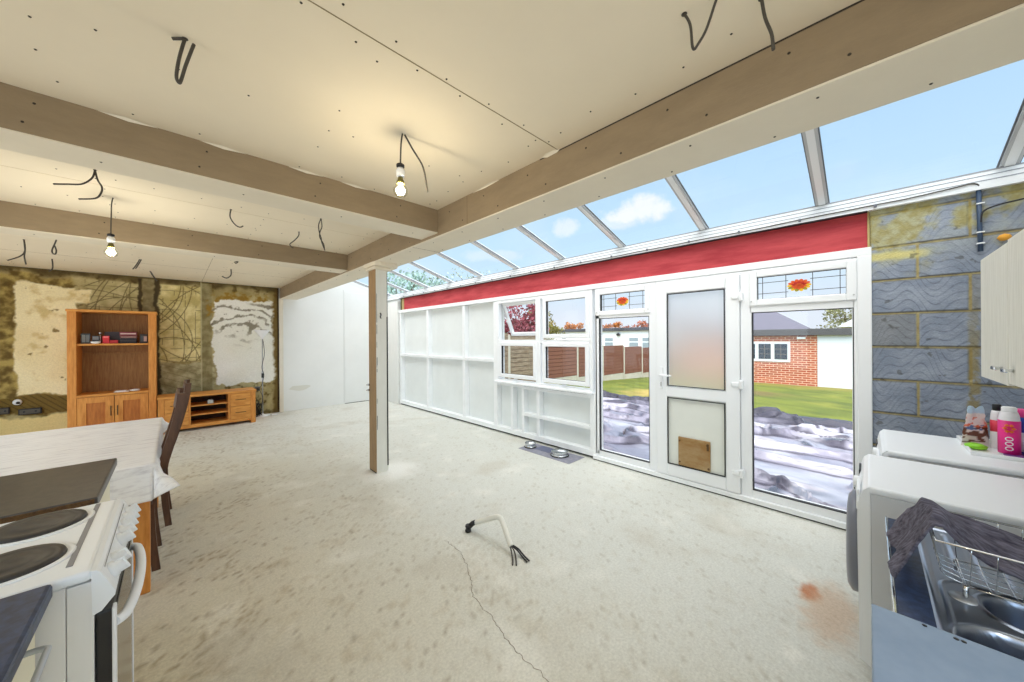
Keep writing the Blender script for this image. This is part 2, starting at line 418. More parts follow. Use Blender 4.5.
def far_col(x, y, z):
    n = fbm(x, z, 3.0, 5, 1.0); n2 = fbm(x, z, 9.0, 4, 4.0); nn = fbm(x, z, 1.2, 3, 8.0)
    wx = x+0.10*n+0.03*n2; wz = z+0.12*fbm(x, z, 3.0, 4, 20)+0.03*n2
    c = mixc((140, 124, 74), (196, 182, 136), 0.5+1.5*n)
    c = mixc(c, (84, 66, 26), sst(0.0, 0.35, n2)*0.8)
    # top dirty band
    c = mixc(c, (72, 58, 28), sst(2.40, 2.5, wz)*0.75)
    # scratched panels
    m = inbox(wx, wz, -0.97, -0.42, 1.9, 2.43)
    cc = mixc((206, 194, 146), (160, 148, 98), 0.5+n+n2)
    c = mixc(c, mixc(cc, (78, 66, 38), scratch(x, z)*0.65), m)
    m = inbox(x, z, -0.18, 0.345, 1.10, 2.43, 0.012)
    cc = mixc((236, 224, 168), (194, 178, 116), 0.5+n*1.5+n2)
    c = mixc(c, mixc(cc, (78, 64, 34), scratch(x, z)*0.7), m)
    # grey cement under it and in the chase
    m = inbox(wx, wz, -0.2, 0.52, 0.2, 1.08)
    cc = mixc((194, 186, 148), (146, 136, 98), 0.5+n2*1.8)
    if abs(((z*9+x*4) % 1)-0.5) > 0.46: cc = mixc(cc, (92, 82, 54), 0.5)
    c = mixc(c, cc, m)
    m = inbox(x, z, -0.37, -0.21, 0.0, 2.5, 0.01); c = mixc(c, mixc((150, 138, 100), (120, 106, 70), 0.5+n2*2), m)
    m = inbox(wx, z, -0.43, -0.375, 0.0, 2.5, 0.012)+inbox(wx, z, -0.225, -0.17, 0.0, 2.5, 0.012); c = mixc(c, (54, 42, 20), m*0.85)
    m = inbox(x, z, 0.35, 0.50, 0.2, 2.5, 0.01); c = mixc(c, mixc((158, 148, 108), (128, 116, 76), 0.5+n2*2), m)
    if abs(x-0.352) < 0.008: c = mixc(c, (206, 198, 160), 0.6)
    # mustard staining round the white patch
    m = inbox(wx, wz, 0.44, 1.5, 1.9, 2.36); c = mixc(c, (160, 124, 44), m*sst(-0.15, 0.25, n2)*0.8)
    m = inbox(wx, wz, -1.75, -1.08, 0.55, 2.42); c = mixc(c, mixc((186, 164, 92), (104, 84, 38), 0.6+2.4*n2), m*0.85)
    # cream plaster patch left
    m = max(inbox(wx, wz, -1.60, -1.06, 0.70, 2.30, 0.012), inbox(wx, wz, -1.62, -0.93, 2.04, 2.26, 0.012))
    cc = mixc((250, 238, 196), (232, 212, 158), sst(-0.2, 0.45, nn)*0.7)
    cc = mixc(cc, (120, 98, 48), sst(0.33, 0.45, n2)*0.8)
    cc = mixc(cc, (190, 160, 84), sst(0.1, 0.4, fbm(x, z, 4, 4, 60))*0.5)
    c = mixc(c, cc, m)
    # lower olive diagonal-combed strip, cream below
    m = inbox(wx, wz, -1.8, -1.0, 0.42, 0.68, 0.012)
    cc = (118, 96, 42)
    if abs(((x*14+z*14) % 1)-0.5) > 0.38: cc = (88, 70, 28)
    c = mixc(c, cc, m)
    m = inbox(wx, wz, -1.8, -1.0, -0.1, 0.39, 0.012); c = mixc(c, (232, 212, 150), m)
    # white patch right with grey trowel smears at its top
    m = inbox(wx+0.04*n2, wz+0.05*n2, 0.53, 1.45, 0.64, 2.22, 0.012)
    cc = mixc((246, 245, 240), (228, 225, 208), 0.5+nn)
    sw = math.sin(34*(z+0.35*(x-0.85)**2)+9*n)+1.8*n2-0.25
    mm = sst(0.0, 0.8, sw)*sst(1.45, 1.7, wz+0.5*nn)*sst(2.22, 2.1, wz)
    cc = mixc(cc, (112, 104, 84), mm*0.75)
    cc = mixc(cc, (120, 112, 92), sst(0.30, 0.42, n2)*sst(1.2, 1.6, z)*0.8)
    c = mixc(c, cc, m)
    # dark edge at the right end
    m = sst(1.40, 1.47, wx); c = mixc(c, (96, 72, 24), m*0.8)
    m = sst(1.49, 1.515, x); c = mixc(c, (52, 38, 16), m)
    m = sst(0.09, 0.03, z+0.03*n2); c = mixc(c, (90, 74, 40), m*0.5)
    return c
fw = MB()
x0, x1 = XL, 1.53
def fpt(u, v):
    x = x0+u*(x1-x0); z = v*ZC
    d = 0.012*fbm(x, z, 2.0, 4)+0.007*fbm(x, z, 12, 4)
    return (x, YF-0.008-d, z)
fw.grid(fpt, 420, 270)
fw.build('wall_far', M_FARW, kind='structure', colfn=far_col, fixn=False)
fb = MB().box(XL-0.1, 1.6, YF+0.02, YF+0.2, -0.1, 3.3)
fb.build('wall_far_core', M_WHITEW, kind='structure')
# white reveal and extension end wall
sw_ = MB()
sw_.box(1.53, 1.60, YF-0.035, YF+0.02, 0, ZB, 0.004)
sw_.build('trim_1', mat('reveal_cream', (230, 222, 206), 0.8, var=0.06, scale=6), kind='structure')
ew = MB()
ew.prism([(1.6, -0.1), (XW+0.12, -0.1), (XW+0.12, 2.56), (1.6, 3.38)], 'y', YF, YF+0.2)
ew.build('wall_extension', M_WHITEW, kind='structure')
ew = MB()
ew.box(2.78, 2.786, YF-0.004, YF, 0.03, 2.6, 0, 0)  # thin grey line along the panel boundary
ew.box(2.80, XW, YF-0.012, YF, 0.015, 2.55, 0.003, 1)
ew.box(2.80, XW-0.3, YF-0.013, YF, 0.0, 0.008, 0, 2)
ew.build('trim_2', [mat('panel_line', (196, 198, 196), 0.9), M_WHITEW, M_SEAL], kind='structure')
st = MB(); 
st.grid(lambda u, v: (1.90+0.19*(v*0.98+0.02)*math.cos(u*6.2832)*(1+.12*math.sin(u*25)), YF-0.0015, 0.46+0.055*(v*0.98+0.02)*math.sin(u*6.2832)*(1+.2*math.sin(u*19))), 24, 3)
st.build('wall_stain', mat('grey_stain', (216, 215, 206), 0.9), kind='structure')

# unseen enclosing walls, with large openings added to let fill light in
wl = MB()
wl.box(XL-0.15, XL, YR-0.1, 0.9, 0, ZC); wl.box(XL-0.15, XL, 7.4, YF+0.1, 0, ZC)
wl.box(XL-0.15, XL, 0.9, 7.4, 0, 0.25); wl.box(XL-0.15, XL, 0.9, 7.4, 2.42, ZC)
for yy in (2.9, 5.2): wl.box(XL-0.15, XL, yy, yy+0.25, 0.25, 2.42)
wl.build('wall_left', M_WHITEW, kind='structure')
wr = MB()
wr.box(XL-0.1, -1.9, YR-0.1, YR, 0, ZC); wr.box(-1.9, 0.9, YR-0.1, YR, 0, 0.2); wr.box(-1.9, 0.9, YR-0.1, YR, 2.4, ZC); wr.box(0.9, XB1, YR-0.1, YR, 0, ZC)
wr.prism([(XB1, 0), (XW+0.12, 0), (XW+0.12, 2.47), (XB1, 3.05)], 'y', YR-0.1, YR)
wr.build('wall_rear', M_WHITEW, kind='structure')

# ================================================================ POST
post = thing('support_post', (1.65, 3.85, 0), kind='structure')
p = MB()
p.box(1.586, 1.717, 3.762, 3.941, 0.0, 2.240, 0.003, 0)
p.build('post_core', mat('post_white', (228, 227, 218), 0.75, var=0.06, scale=9, stretch=(2, 2, 0.6)), post)
p = MB(); p.box(1.578, 1.588, 3.764, 3.941, 0.012, 2.240, 0.001, 0); p.box(1.580, 1.588, 3.768, 3.94, 0.0, 0.012, 0, 1)
p.build('wood_face', [M_WOODPOST, M_DARK], post)
p = MB()
p.box(1.7045, 1.7185, 3.7585, 3.764, 0.06, 1.72, 0.001, 0)
p.box(1.7105, 1.7165, 3.7595, 3.763, 1.72, 2.23, 0.001, 0)
random.seed(9)
for i in range(16):
    z = random.uniform(0.3, 2.05); w = random.uniform(0.001, 0.003)
    p.box(1.592, 1.592+w*2.2, 3.7603, 3.763, z, z+random.uniform(0.02, 0.13), 0, 0)
p.tube([(1.64, 3.758, 1.70), (1.632, 3.757, 1.72), (1.642, 3.757, 1.74), (1.633, 3.757, 1.76)], 0.006, 6, 0)
p.build('black_marks', M_BLACK, post)
p = MB(); p.prism([(1.52+r*0, 0) for r in ()] or [(1.545, 3.68), (1.60, 3.655), (1.75, 3.655), (1.80, 3.68), (1.815, 3.75), (1.815, 3.97), (1.79, 4.02), (1.74, 4.04), (1.59, 4.04), (1.55, 4.01), (1.535, 3.96), (1.535, 3.74)], 'z', 2.268, 2.3095); p.box(1.556, 1.748, 3.725, 3.975, 2.238, 2.270, 0.012)
p.build('cap_plate', M_UNDER, post)
p = MB()
for z in (0.90, 0.96): p.lathe([(0.012, 0), (0.012, 0.02), (0.006, 0.022), (0.006, 0.035)], (1.578, 3.93, z), 10, 0, axis='x')
for v in range(len(p.v)): x, y, z = p.v[v]; p.v[v] = (1.578-(x-1.578), y, z)
p.build('bolt', M_STEEL, post)

# ================================================================ GARDEN WALL : stud section
wg = thing('wall_garden', (XW, 5.0, 0), kind='structure')
q = MB()
q.box(XW+0.09, XW+0.13, 4.05, 7.42, 0.04, 2.12); q.box(XW+0.09, XW+0.13, 2.28, 4.05, 0.02, 0.82)
q.build('back_board', M_PANEL, wg)
def studbox(y0, y1, z0, z1, nm='stud', x0=XW, x1=XW+0.09):
    MB().box(x0, x1, y0, y1, z0, z1, 0.003).build(nm, M_STUD, wg)
for yc, w in ((7.35, 0.06), (6.19, 0.07), (4.97, 0.07), (4.13, 0.08)): studbox(yc-w/2, yc+w/2, 0.09, 2.06)
for yc, w in ((3.76, 0.05), (3.53, 0.045), (3.235, 0.055)): studbox(yc-w/2, yc+w/2, 0.09, 0.775)
studbox(2.30, 2.385, 0.09, 0.80)
studbox(2.30, 7.38, 0.03, 0.10, 'sole_plate', XW-0.005, XW+0.1)
for a, b_ in ((6.225, 7.32), (5.005, 6.155), (4.17, 4.935)): studbox(a, b_, 1.095, 1.145, 'noggin')
for a, b_ in ((3.26, 3.51), (2.385, 3.21)): studbox(a, b_, 0.345, 0.39, 'noggin', XW+0.0)
for a, b_ in ((3.78, 4.09), (3.55, 3.735), (3.26, 3.51), (2.385, 3.21)): studbox(a, b_, 0.73 if b_ < 3.6 else 0.745, 0.775, 'noggin')
studbox(-0.02, 7.40, 2.062, 2.122, 'head_rail', XW-0.012, XW+0.09)
MB().box(XW+0.04, XW+0.1, 2.30, 7.40, 0.0, 0.03).build('dark_gap', M_SEAL, wg)
MB().box(XW-0.01, XW+0.02, 2.42, 3.5, 0.776, 0.79, 0.002).build('dark_gap', M_SEAL, wg)
# corner pilaster
q = MB(); q.box(XW-0.04, XW+0.13, 7.40, YF, 0.0, 2.33, 0.004); q.build('corner_boxing', mat('pilaster', (226, 226, 222), 0.7, var=0.08, scale=7, stretch=(2, 6, 0.5)), wg)
# red board
rb = MB(); rb.box(XW+0.03, XW+0.06, -0.0, 7.22, 2.10, 2.40); rb.build('trim_3', M_RED, kind='structure')
rb = MB(); rb.box(XW+0.02, XW+0.06, 7.30, 7.37, 2.10, 2.40); rb.box(XW+0.02, XW+0.07, 7.22, 7.30, 2.1, 2.4, 0, 1); rb.box(XW+0.02, XW+0.05, -0.03, 0.0, 2.10, 2.40, 0, 1)
rb.build('trim_4', [M_OLIVE, mat('raw_timber', (198, 176, 120), 0.8, var=.2, scale=12)], kind='structure')
# outer skin of wall above frames
MB().box(XW+0.07, XW+0.16, YR, YF+0.1, 2.08, 2.42).build('wall_garden_header', M_WHITE, kind='structure')

# eaves beam : stepped white profile
e = MB()
e.prism([(XW-0.03, 2.385), (XW-0.03, 2.43), (XW-0.018, 2.44), (XW-0.018, 2.465), (XW-0.004, 2.475), (XW-0.004, 2.505), (XW+0.14, 2.52), (XW+0.14, 2.385)], 'y', YR, YF)
for zz_, xx_ in ((2.437, XW-0.0305), (2.4705, XW-0.0185)): e.box(xx_, xx_+0.004, YR, YF, zz_-0.0025, zz_+0.0025, 0, 1)
e.box(XW-0.006, XW+0.0, YR, YF, 2.497, 2.506, 0, 1)
e.box(XW-0.031, XW+0.02, 0.0, 7.36, 2.380, 2.3855, 0, 2)
e.build('trim_5', [M_PVC, mat('joint_grey', (150, 154, 160), 0.6), M_SEAL], kind='structure')

# ================================================================ conservatory roof
roof = thing('conservatory_roof', (2.8, 4.0, 2.5), kind='structure')
SL = 0.30
def rz(x): return 2.505+(XW-x)*SL
RY = [0.248+0.853*k for k in range(-1, 10)]
for yy in RY:
    q = MB()
    a = (XW+0.12, rz(XW+0.12)); c = (XB1-0.02, rz(XB1-0.02))
    q.prism([(a[0], a[1]-0.005), (c[0], c[1]-0.005), (c[0], c[1]+0.05), (a[0], a[1]+0.05)], 'y', yy-0.02, yy+0.02, 0)
    q.prism([(a[0], a[1]+0.0), (c[0], c[1]+0.0), (c[0], c[1]+0.014), (a[0], a[1]+0.014)], 'y', yy-0.036, yy+0.036, 1)  # grey flange colour stands in for shading on the white rafter
    q.prism([(a[0], a[1]+0.0145), (c[0], c[1]+0.0145), (c[0], c[1]+0.02), (a[0], a[1]+0.02)], 'y', yy-0.044, yy+0.044, 2)
    q.build('rafter', [M_PVC, M_PVCG, mat('roof_gasket', (110, 114, 120), 0.6)], roof)
ys = [YR]+RY+[YF+0.1]
for i in range(len(ys)-1):
    q = MB(); x0 = XW+0.14; x1 = XB1-0.02
    q.add([(x0, ys[i]+0.02, rz(x0)+0.024), (x1, ys[i]+0.02, rz(x1)+0.024), (x1, ys[i+1]-0.02, rz(x1)+0.024), (x0, ys[i+1]-0.02, rz(x0)+0.024)], [[0, 1, 2, 3]])
    q.build('roof_pane', M_ROOFG, roof, fixn=False)

# ================================================================ windows and door
XF0, XF1 = XW-0.005, XW+0.07
def pane(y0, y1, z0, z1, parent, m=None, x=XW+0.025):
    q = MB(); q.add([(x, y0, z0), (x, y1, z0), (x, y1, z1), (x, y0, z1)], [[0, 1, 2, 3]]); return q.build('glass_pane', m or M_GLASS, parent, fixn=False)
def beadseal(y0, y1, z0, z1, parent):
    q = MB(); q.frame(y0-0.004, y1+0.004, z0-0.004, z1+0.004, 0.006, XW-0.006, XW+0.03, 0); q.build('rubber_seal', M_SEAL, parent)
def sash(py0, py1, pz0, pz1, parent, w=0.055, handle=True):
    q = MB(); q.frame(py0-w, py1+w, pz0-w, pz1+w, w, XW-0.022, XW+0.05, 0.008); s = q.build('sash', M_PVC, parent)
    pane(py0-0.005, py1+0.005, pz0-0.005, pz1+0.005, s); beadseal(py0, py1, pz0, pz1, s)
    return s
w1 = thing('window_1', (XW, 3.2, 0.8), kind='structure')
q = MB(); q.frame(3.225, 4.09, 0.80, 2.06, 0.045, XF0, XF1); q.box(XF0, XF1, 3.26, 4.06, 1.405, 1.45, 0.004)
q.frame(2.34, 3.225, 0.80, 2.06, 0.045, XF0, XF1); q.box(XF0, XF1, 2.37, 3.19, 1.405, 1.45, 0.004)
q.build('window_frame', M_PVC, w1)
q = MB(); q.box(XW-0.05, XF1, 2.33, 4.10, 0.785, 0.812, 0.006); q.build('window_sill', M_PVC, w1)
sash(3.307, 3.975, 0.932, 1.358, w1); sash(2.44, 3.08, 0.925, 1.357, w1); sash(2.432, 3.07, 1.525, 1.972, w1)
# top left sash is hung open outwards
os_ = MB(); R = Matrix.Rotation(math.radians(-24), 3, 'Y')
def rotp(mb, piv, R):
    for i, v in enumerate(mb.v): w = Vector(v)-Vector(piv); w = R @ w; mb.v[i] = tuple(w+Vector(piv))
piv = (XW+0.05, 3.64, 2.02)
os_.frame(3.275, 4.02, 1.47, 2.02, 0.05, XW+0.03, XW+0.075, 0.006); rotp(os_, piv, R)
sob = os_.build('open_sash', M_PVC, w1)
q = MB(); q.add([(XW+0.05, 3.32, 1.52), (XW+0.05, 3.98, 1.52), (XW+0.05, 3.98, 1.97), (XW+0.05, 3.32, 1.97)], [[0, 1, 2, 3]]); rotp(q, piv, R)
q.build('glass_pane', M_GLASS, sob, fixn=False)
q = MB(); q.tube([(XW+0.02, 3.99, 2.0), (XW+0.12, 3.99, 1.8)], 0.006, 6); q.build('stay', M_PVCG, sob)
for yy, zz in ((2.75, 0.868), (3.64, 0.868), (2.75, 1.468)):
    q = MB(); q.box(XW-0.045, XW-0.022, yy-0.03, yy+0.03, zz-0.008, zz+0.008, 0.004); q.build('window_latch', M_PVCG, w1)

M_LEAD = mat('lead_came', (70, 72, 76), 0.5)
M_ORA = mat('orange_glass', (232, 92, 26), 0.3); M_REDG = mat('red_glass', (205, 44, 28), 0.3); M_YEL = mat('yellow_glass', (236, 190, 30), 0.3); M_GRN = mat('olive_glass', (160, 150, 30), 0.3)
def fanlight(y0, y1, z0, z1, parent):
    # y0<y1 pane extents
    w = 0.055
    q = MB(); q.frame(y0-w, y1+w, z0-w, z1+w, w, XW-0.022, XW+0.05, 0.008); s = q.build('fanlight_sash', M_PVC, parent)
    g = pane(y0-0.005, y1+0.005, z0-0.005, z1+0.005, s)
    beadseal(y0, y1, z0, z1, s)
    yc = (y0+y1)/2; zc = (z0+z1)/2; x = XW+0.018
    q = MB(); t = 0.0022
    for yy in (y0+0.035, y1-0.035, yc-0.085, yc+0.085): q.box(x-0.002, x+0.002, yy-t, yy+t, z0, z1)
    for zz in (z0+0.05, z1-0.05):
        q.box(x-0.002, x+0.002, y0, yc-0.07, zz-t, zz+t); q.box(x-0.002, x+0.002, yc+0.07, y1, zz-t, zz+t)
    q.build('lead_strips', M_LEAD, s)
    q = MB()
    def petal(a, r0, r1, wd, mi, dx):
        pts = []
        for (tt, ww) in ((r0, .2), (r0+(r1-r0)*.5, 1), (r0+(r1-r0)*.85, .8), (r1, .12)):
            pts.append((tt, ww*wd))
        P = [(t_, w_) for t_, w_ in pts]+[(t_, -w_) for t_, w_ in reversed(pts)]
        vs = []
        for t_, w_ in P:
            yy = t_*math.cos(a)-w_*math.sin(a); zz = t_*math.sin(a)+w_*math.cos(a)
            vs.append((yy*1.45, zz*0.95))
        n = len(vs)
        V = [(x-0.004-dx, yc+a_, zc+b_) for a_, b_ in vs]+[(x+0.001, yc+a_, zc+b_) for a_, b_ in vs]
        q.add(V, [list(range(n)), [n+i for i in range(n)][::-1]]+[[i, (i+1) % n, n+(i+1) % n, n+i] for i in range(n)], mi)
    for k in range(14):
        a = 2*math.pi*k/14
        petal(a, 0.02, 0.054, 0.010, 3 if (math.sin(a) < -0.2 and k % 2) else (2 if math.sin(a) < 0.1 else 0), 0.0)
    for k in range(10):
        a = 2*math.pi*(k+0.5)/10
        petal(a, 0.004, 0.036, 0.009, 1 if math.sin(a) > -0.2 else 0, 0.002)
    for k in range(7): petal(2*math.pi*(k+.3)/7, 0.0, 0.018, 0.006, 0, 0.004)
    q.build('flower_motif', [M_ORA, M_REDG, M_YEL, M_GRN], s)
    for yy in (y0-0.04, y1+0.04):
        q = MB(); q.lathe([(0.006, 0), (0.006, -0.006)], (XW-0.022, yy, z0-0.015), 8, axis='x'); q.build('screw_cap', M_PVCG, s)
    return s
w2 = thing('window_2', (XW, 1.95, 0), kind='structure')
q = MB(); q.frame(1.612, 2.306, 0.055, 2.06, 0.03, XF0, XF1, wb=0.075); q.box(XF0, XF1, 1.63, 2.29, 1.70, 1.745, 0.004); q.box(XF0, XF1, 2.245, 2.30, 0.08, 1.75, 0.004)
q.build('window_frame', M_PVC, w2)
fanlight(1.679, 2.229, 1.79, 1.982, w2)
pane(1.63, 2.25, 0.12, 1.71, w2); beadseal(1.64, 2.245, 0.13, 1.70, w2)
w3 = thing('window_3', (XW, 0.4, 0), kind='structure')
q = MB(); q.frame(0.054, 0.745, 0.055, 2.06, 0.03, XF0, XF1, wb=0.07); q.box(XF0, XF1, 0.07, 0.73, 1.682, 1.74, 0.004)
q.box(XF0-0.008, XF1, -0.02, 0.056, 0.0, 2.065, 0.006); q.build('window_frame', M_PVC, w3)
fanlight(0.113, 0.673, 1.795, 1.988, w3)
pane(0.07, 0.72, 0.12, 1.69, w3); beadseal(0.078, 0.71, 0.127, 1.682, w3)
th = MB(); th.box(XW-0.03, XF1+0.02, 0.0, 2.33, 0.012, 0.057, 0.006); th.box(XW-0.012, XF1, -0.02, 2.33, 0.0, 0.013, 0, 1)
th.build('trim_6', [M_PVC, M_SEAL], kind='structure')
d1 = thing('door_1', (XW, 1.18, 0), kind='structure')
q = MB(); q.box(XF0, XF1, 0.765, 0.80, 0.05, 2.06, 0.004); q.box(XF0, XF1, 1.556, 1.615, 0.05, 2.06, 0.004); q.box(XF0, XF1, 0.79, 1.57, 2.025, 2.06, 0.004)
q.box(XF0, XF1, 0.74, 0.767, 0.05, 2.06, 0.002)
q.build('door_frame', M_PVC, d1)
q = MB(); q.frame(0.803, 1.553, 0.062, 2.025, 0.112, XW-0.03, XW+0.045, 0.008, wb=0.12, wt=0.105); q.box(XW-0.03, XW+0.045, 0.90, 1.45, 0.866, 0.974, 0.008)
q.build('door_leaf', M_PVC, d1)
mfr = bpy.data.materials.new('frosted_glass'); t, b_, out = nt(mfr)
b_.inputs['Base Color'].default_value = (0.97, 0.98, 0.98, 1); b_.inputs['Roughness'].default_value = 0.30; b_.inputs['Transmission Weight'].default_value = 0.80; b_.inputs['IOR'].default_value = 1.35
q = MB(); q.box(XW+0.0, XW+0.010, 0.915, 1.442, 0.972, 1.92); q.build('frosted_pane', mfr, d1)
q = MB(); q.frame(0.918, 1.436, 0.978, 1.914, 0.007, XW-0.034, XW-0.02, 0); q.frame(0.92, 1.438, 0.184, 0.859, 0.006, XW-0.034, XW-0.02, 0); q.build('rubber_seal', M_SEAL, d1)
q = MB(); q.box(XW-0.012, XW+0.02, 0.92, 1.44, 0.18, 0.868, 0.003); q.build('lower_panel', mat('door_panel', (228, 230, 222), 0.4, var=0.05, scale=3), d1)
# cover board over the pet hole
q = MB(); q.box(XW-0.03, XW-0.012, 1.045, 1.336, 0.192, 0.477, 0.006)
q.build('cover_board', mat('stained_board', (176, 152, 112), 0.55, rgb2=(146, 106, 52), scale=3.0, stretch=(1, 1, 2)), d1)
q = MB()
for yy, zz in ((1.32, 0.23), (1.32, 0.44), (1.07, 0.44), (1.06, 0.22)): q.lathe([(0.009, 0), (0.009, -0.006)], (XW-0.03, yy, zz), 8, axis='x')
q.box(XW-0.036, XW-0.028, 1.056, 1.075, 0.39, 0.455, 0.003)
q.build('cover_clips', mat('rusty_clip', (94, 66, 34), 0.7), d1)
q = MB(); q.box(XW-0.042, XW-0.03, 1.482, 1.512, 0.94, 1.17, 0.006); q.box(XW-0.062, XW-0.04, 1.487, 1.507, 1.072, 1.092, 0.004); q.box(XW-0.075, XW-0.056, 1.385, 1.507, 1.073, 1.092, 0.006); q.build('door_handle', M_PVC, d1)
q = MB(); q.box(XW-0.045, XW-0.042, 1.492, 1.502, 0.965, 1.01, 0.001); q.build('keyhole', M_STEEL, d1)
for zz in (1.83, 1.045, 0.25):
    q = MB(); q.box(XW-0.045, XW-0.028, 0.805, 0.865, zz-0.018, zz+0.018, 0.006); q.box(XW-0.05, XW-0.005, 0.775, 0.806, zz-0.04, zz+0.04, 0.01); q.build('hinge', M_PVC, d1)

# ================================================================ block wall (right end of garden wall)
def blk_col(x, y, z):
    n = fbm(y, z, 6, 4); n2 = fbm(y, z, 20, 3, 4.0)
    H = 0.2375; zo = z-0.205
    row = math.floor(zo/H); fz = (zo-row*H)
    off = 0.22 if row % 2 else 0.0
    yy = (-y-0.012+off+ (0.0 if row % 2 else 0.0)); L = 0.447
    k = math.floor(yy/L); fy = yy-k*L
    up = sst(1.92, 2.15, z+0.1*n)
    # combed contour face
    q_ = 0.25*math.cos(6.2832*(fy/L+0.13*row+0.25*fbm(y, z, 2.0, 2, 3.0)))+0.12*math.cos(15*(fy/L)+row)
    ph = fz*46+q_*16*(1 if (row+k) % 2 else -1)+3.0*fbm(y, z, 3.2, 2, row*3.0)
    lines = sst(0.80, 0.99, math.sin(ph*2.3))*(0.6+0.4*sst(-0.2, 0.2, n2))
    base = mixc((150, 158, 172), (126, 136, 152), 0.5+n*1.3+0.5*n2)
    c = mixc(base, (92, 98, 114), lines*0.6)
    if (row*7+k*3) % 5 == 0: c = mixc(c, (120, 118, 112), 0.4)
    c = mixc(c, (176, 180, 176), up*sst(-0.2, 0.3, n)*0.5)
    # mortar joints: sandy
    jz = min(fz, H-fz); jy = min(fy, L-fy)
    j = max(sst(0.007, 0.003, jz+0.004*n2), sst(0.009, 0.004, jy+0.004*n2))
    c = mixc(c, mixc((172, 160, 116), (146, 130, 84), 0.5+n2), j)
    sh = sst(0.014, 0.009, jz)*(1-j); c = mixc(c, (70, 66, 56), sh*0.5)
    # yellow mortar smears at the top left, and around a few joints
    m = sst(0.0, 0.35, fbm(y, z, 7, 4, 31)+0.25*sst(2.0, 2.35, z)+0.25*sst(-0.45, -0.1, y)-0.1)*sst(1.85, 2.1, z+0.1*n)
    c = mixc(c, mixc((178, 170, 118), (160, 144, 70), 0.5+2*n2), m*0.7)
    m = sst(0.05, 0.01, abs(z-2.04+0.02*n))*sst(-0.35, -0.2, y+.1*n)*0.9
    c = mixc(c, (206, 196, 128), m)
    m = sst(0.03, 0.012, abs(y+0.47+0.02*n))*sst(0.0, 0.3, n2+0.35)*sst(1.9, 1.2, z)*0.7
    c = mixc(c, (140, 122, 72), m)
    m = sst(0.36, 0.45, fbm(y, z, 16, 3, 50)); c = mixc(c, (58, 56, 50), m*0.4)
    return c
bw = MB()
def bpt(u, v):
    y = YR+u*(-0.015-YR); z = v*2.39
    n = fbm(y, z, 25, 3)*0.003
    H = 0.2375; zo = z-0.205; row = math.floor(zo/H); fz = zo-row*H; off = 0.22 if row % 2 else 0.0
    yy = (-y-0.012+off); fy = yy-math.floor(yy/0.447)*0.447
    j = max(sst(0.012, 0.005, min(fz, H-fz)), sst(0.014, 0.006, min(fy, 0.447-fy)))
    return (XW+0.005+0.006*j+n, y, z)
bw.grid(bpt, 190, 520)
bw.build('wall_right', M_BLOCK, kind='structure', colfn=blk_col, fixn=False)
MB().box(XW+0.02, XW+0.16, YR-0.1, -0.012, -0.1, 2.42).build('wall_right_core', M_WHITEW, kind='structure')
# blue conduit and branch cable on block wall
cd = thing('wall_conduit', (XW-0.01, -0.49, 2.0), 'dark blue cable sheath running down the grey block wall under the eaves', 'cable conduit')
MB().tube([(XW-0.012, -0.490, 2.40), (XW-0.012, -0.494, 2.15), (XW-0.014, -0.496, 2.0)], 0.011, 8).build('conduit', mat('blue_sheath', (52, 72, 98), 0.5), cd)
MB().tube(smooth_path([(XW-0.02, -0.497, 2.18), (XW-0.02, -0.505, 2.245), (XW-0.02, -0.56, 2.272), (XW-0.02, -0.66, 2.285), (XW-0.02, -0.745, 2.29)]), 0.005, 6).build('branch_cable', M_BLACK, cd)
for zz in (2.3, 2.12, 2.05): MB().box(XW-0.026, XW-0.002, -0.512, -0.48, zz-0.004, zz+0.004, 0.002).build('clip', M_PVC, cd)
MB().lathe([(0.0, -0.02), (0.018, -0.015), (0.028, 0.0), (0.02, 0.016), (0.0, 0.024)], (XW-0.005, -0.585, 2.07), 10).build('foam_blob', mat('orange_foam', (236, 168, 62), 0.8, bump=.4), label='small orange blob of expanding foam on the block wall above the cupboard', cat='foam')
# long clipped cable along eaves
ec = thing('eaves_cable', (XW-0.03, 3.3, 2.40), 'thin grey cable clipped all along the white eaves beam', 'cable')
pts = []
y = 7.25
while y > -0.3:
    pts.append((XW-0.037, y, 2.402+0.008*N(y*2.2, 3.1, 1)+0.012*sst(1.0, 0.0, y))); y -= 0.12
pts += [(XW-0.037, -0.40, 2.425), (XW-0.035, -0.46, 2.43), (XW-0.03, -0.487, 2.415), (XW-0.015, -0.489, 2.39)]
MB().tube(smooth_path(pts, 3), 0.0042, 6).build('cable', M_CABLE, ec)
y = 7.1
while y > -0.2:
    MB().box(XW-0.046, XW-0.028, y-0.008, y+0.008, 2.395, 2.418, 0.003).build('clip', M_FROSTDK, ec); y -= 0.42

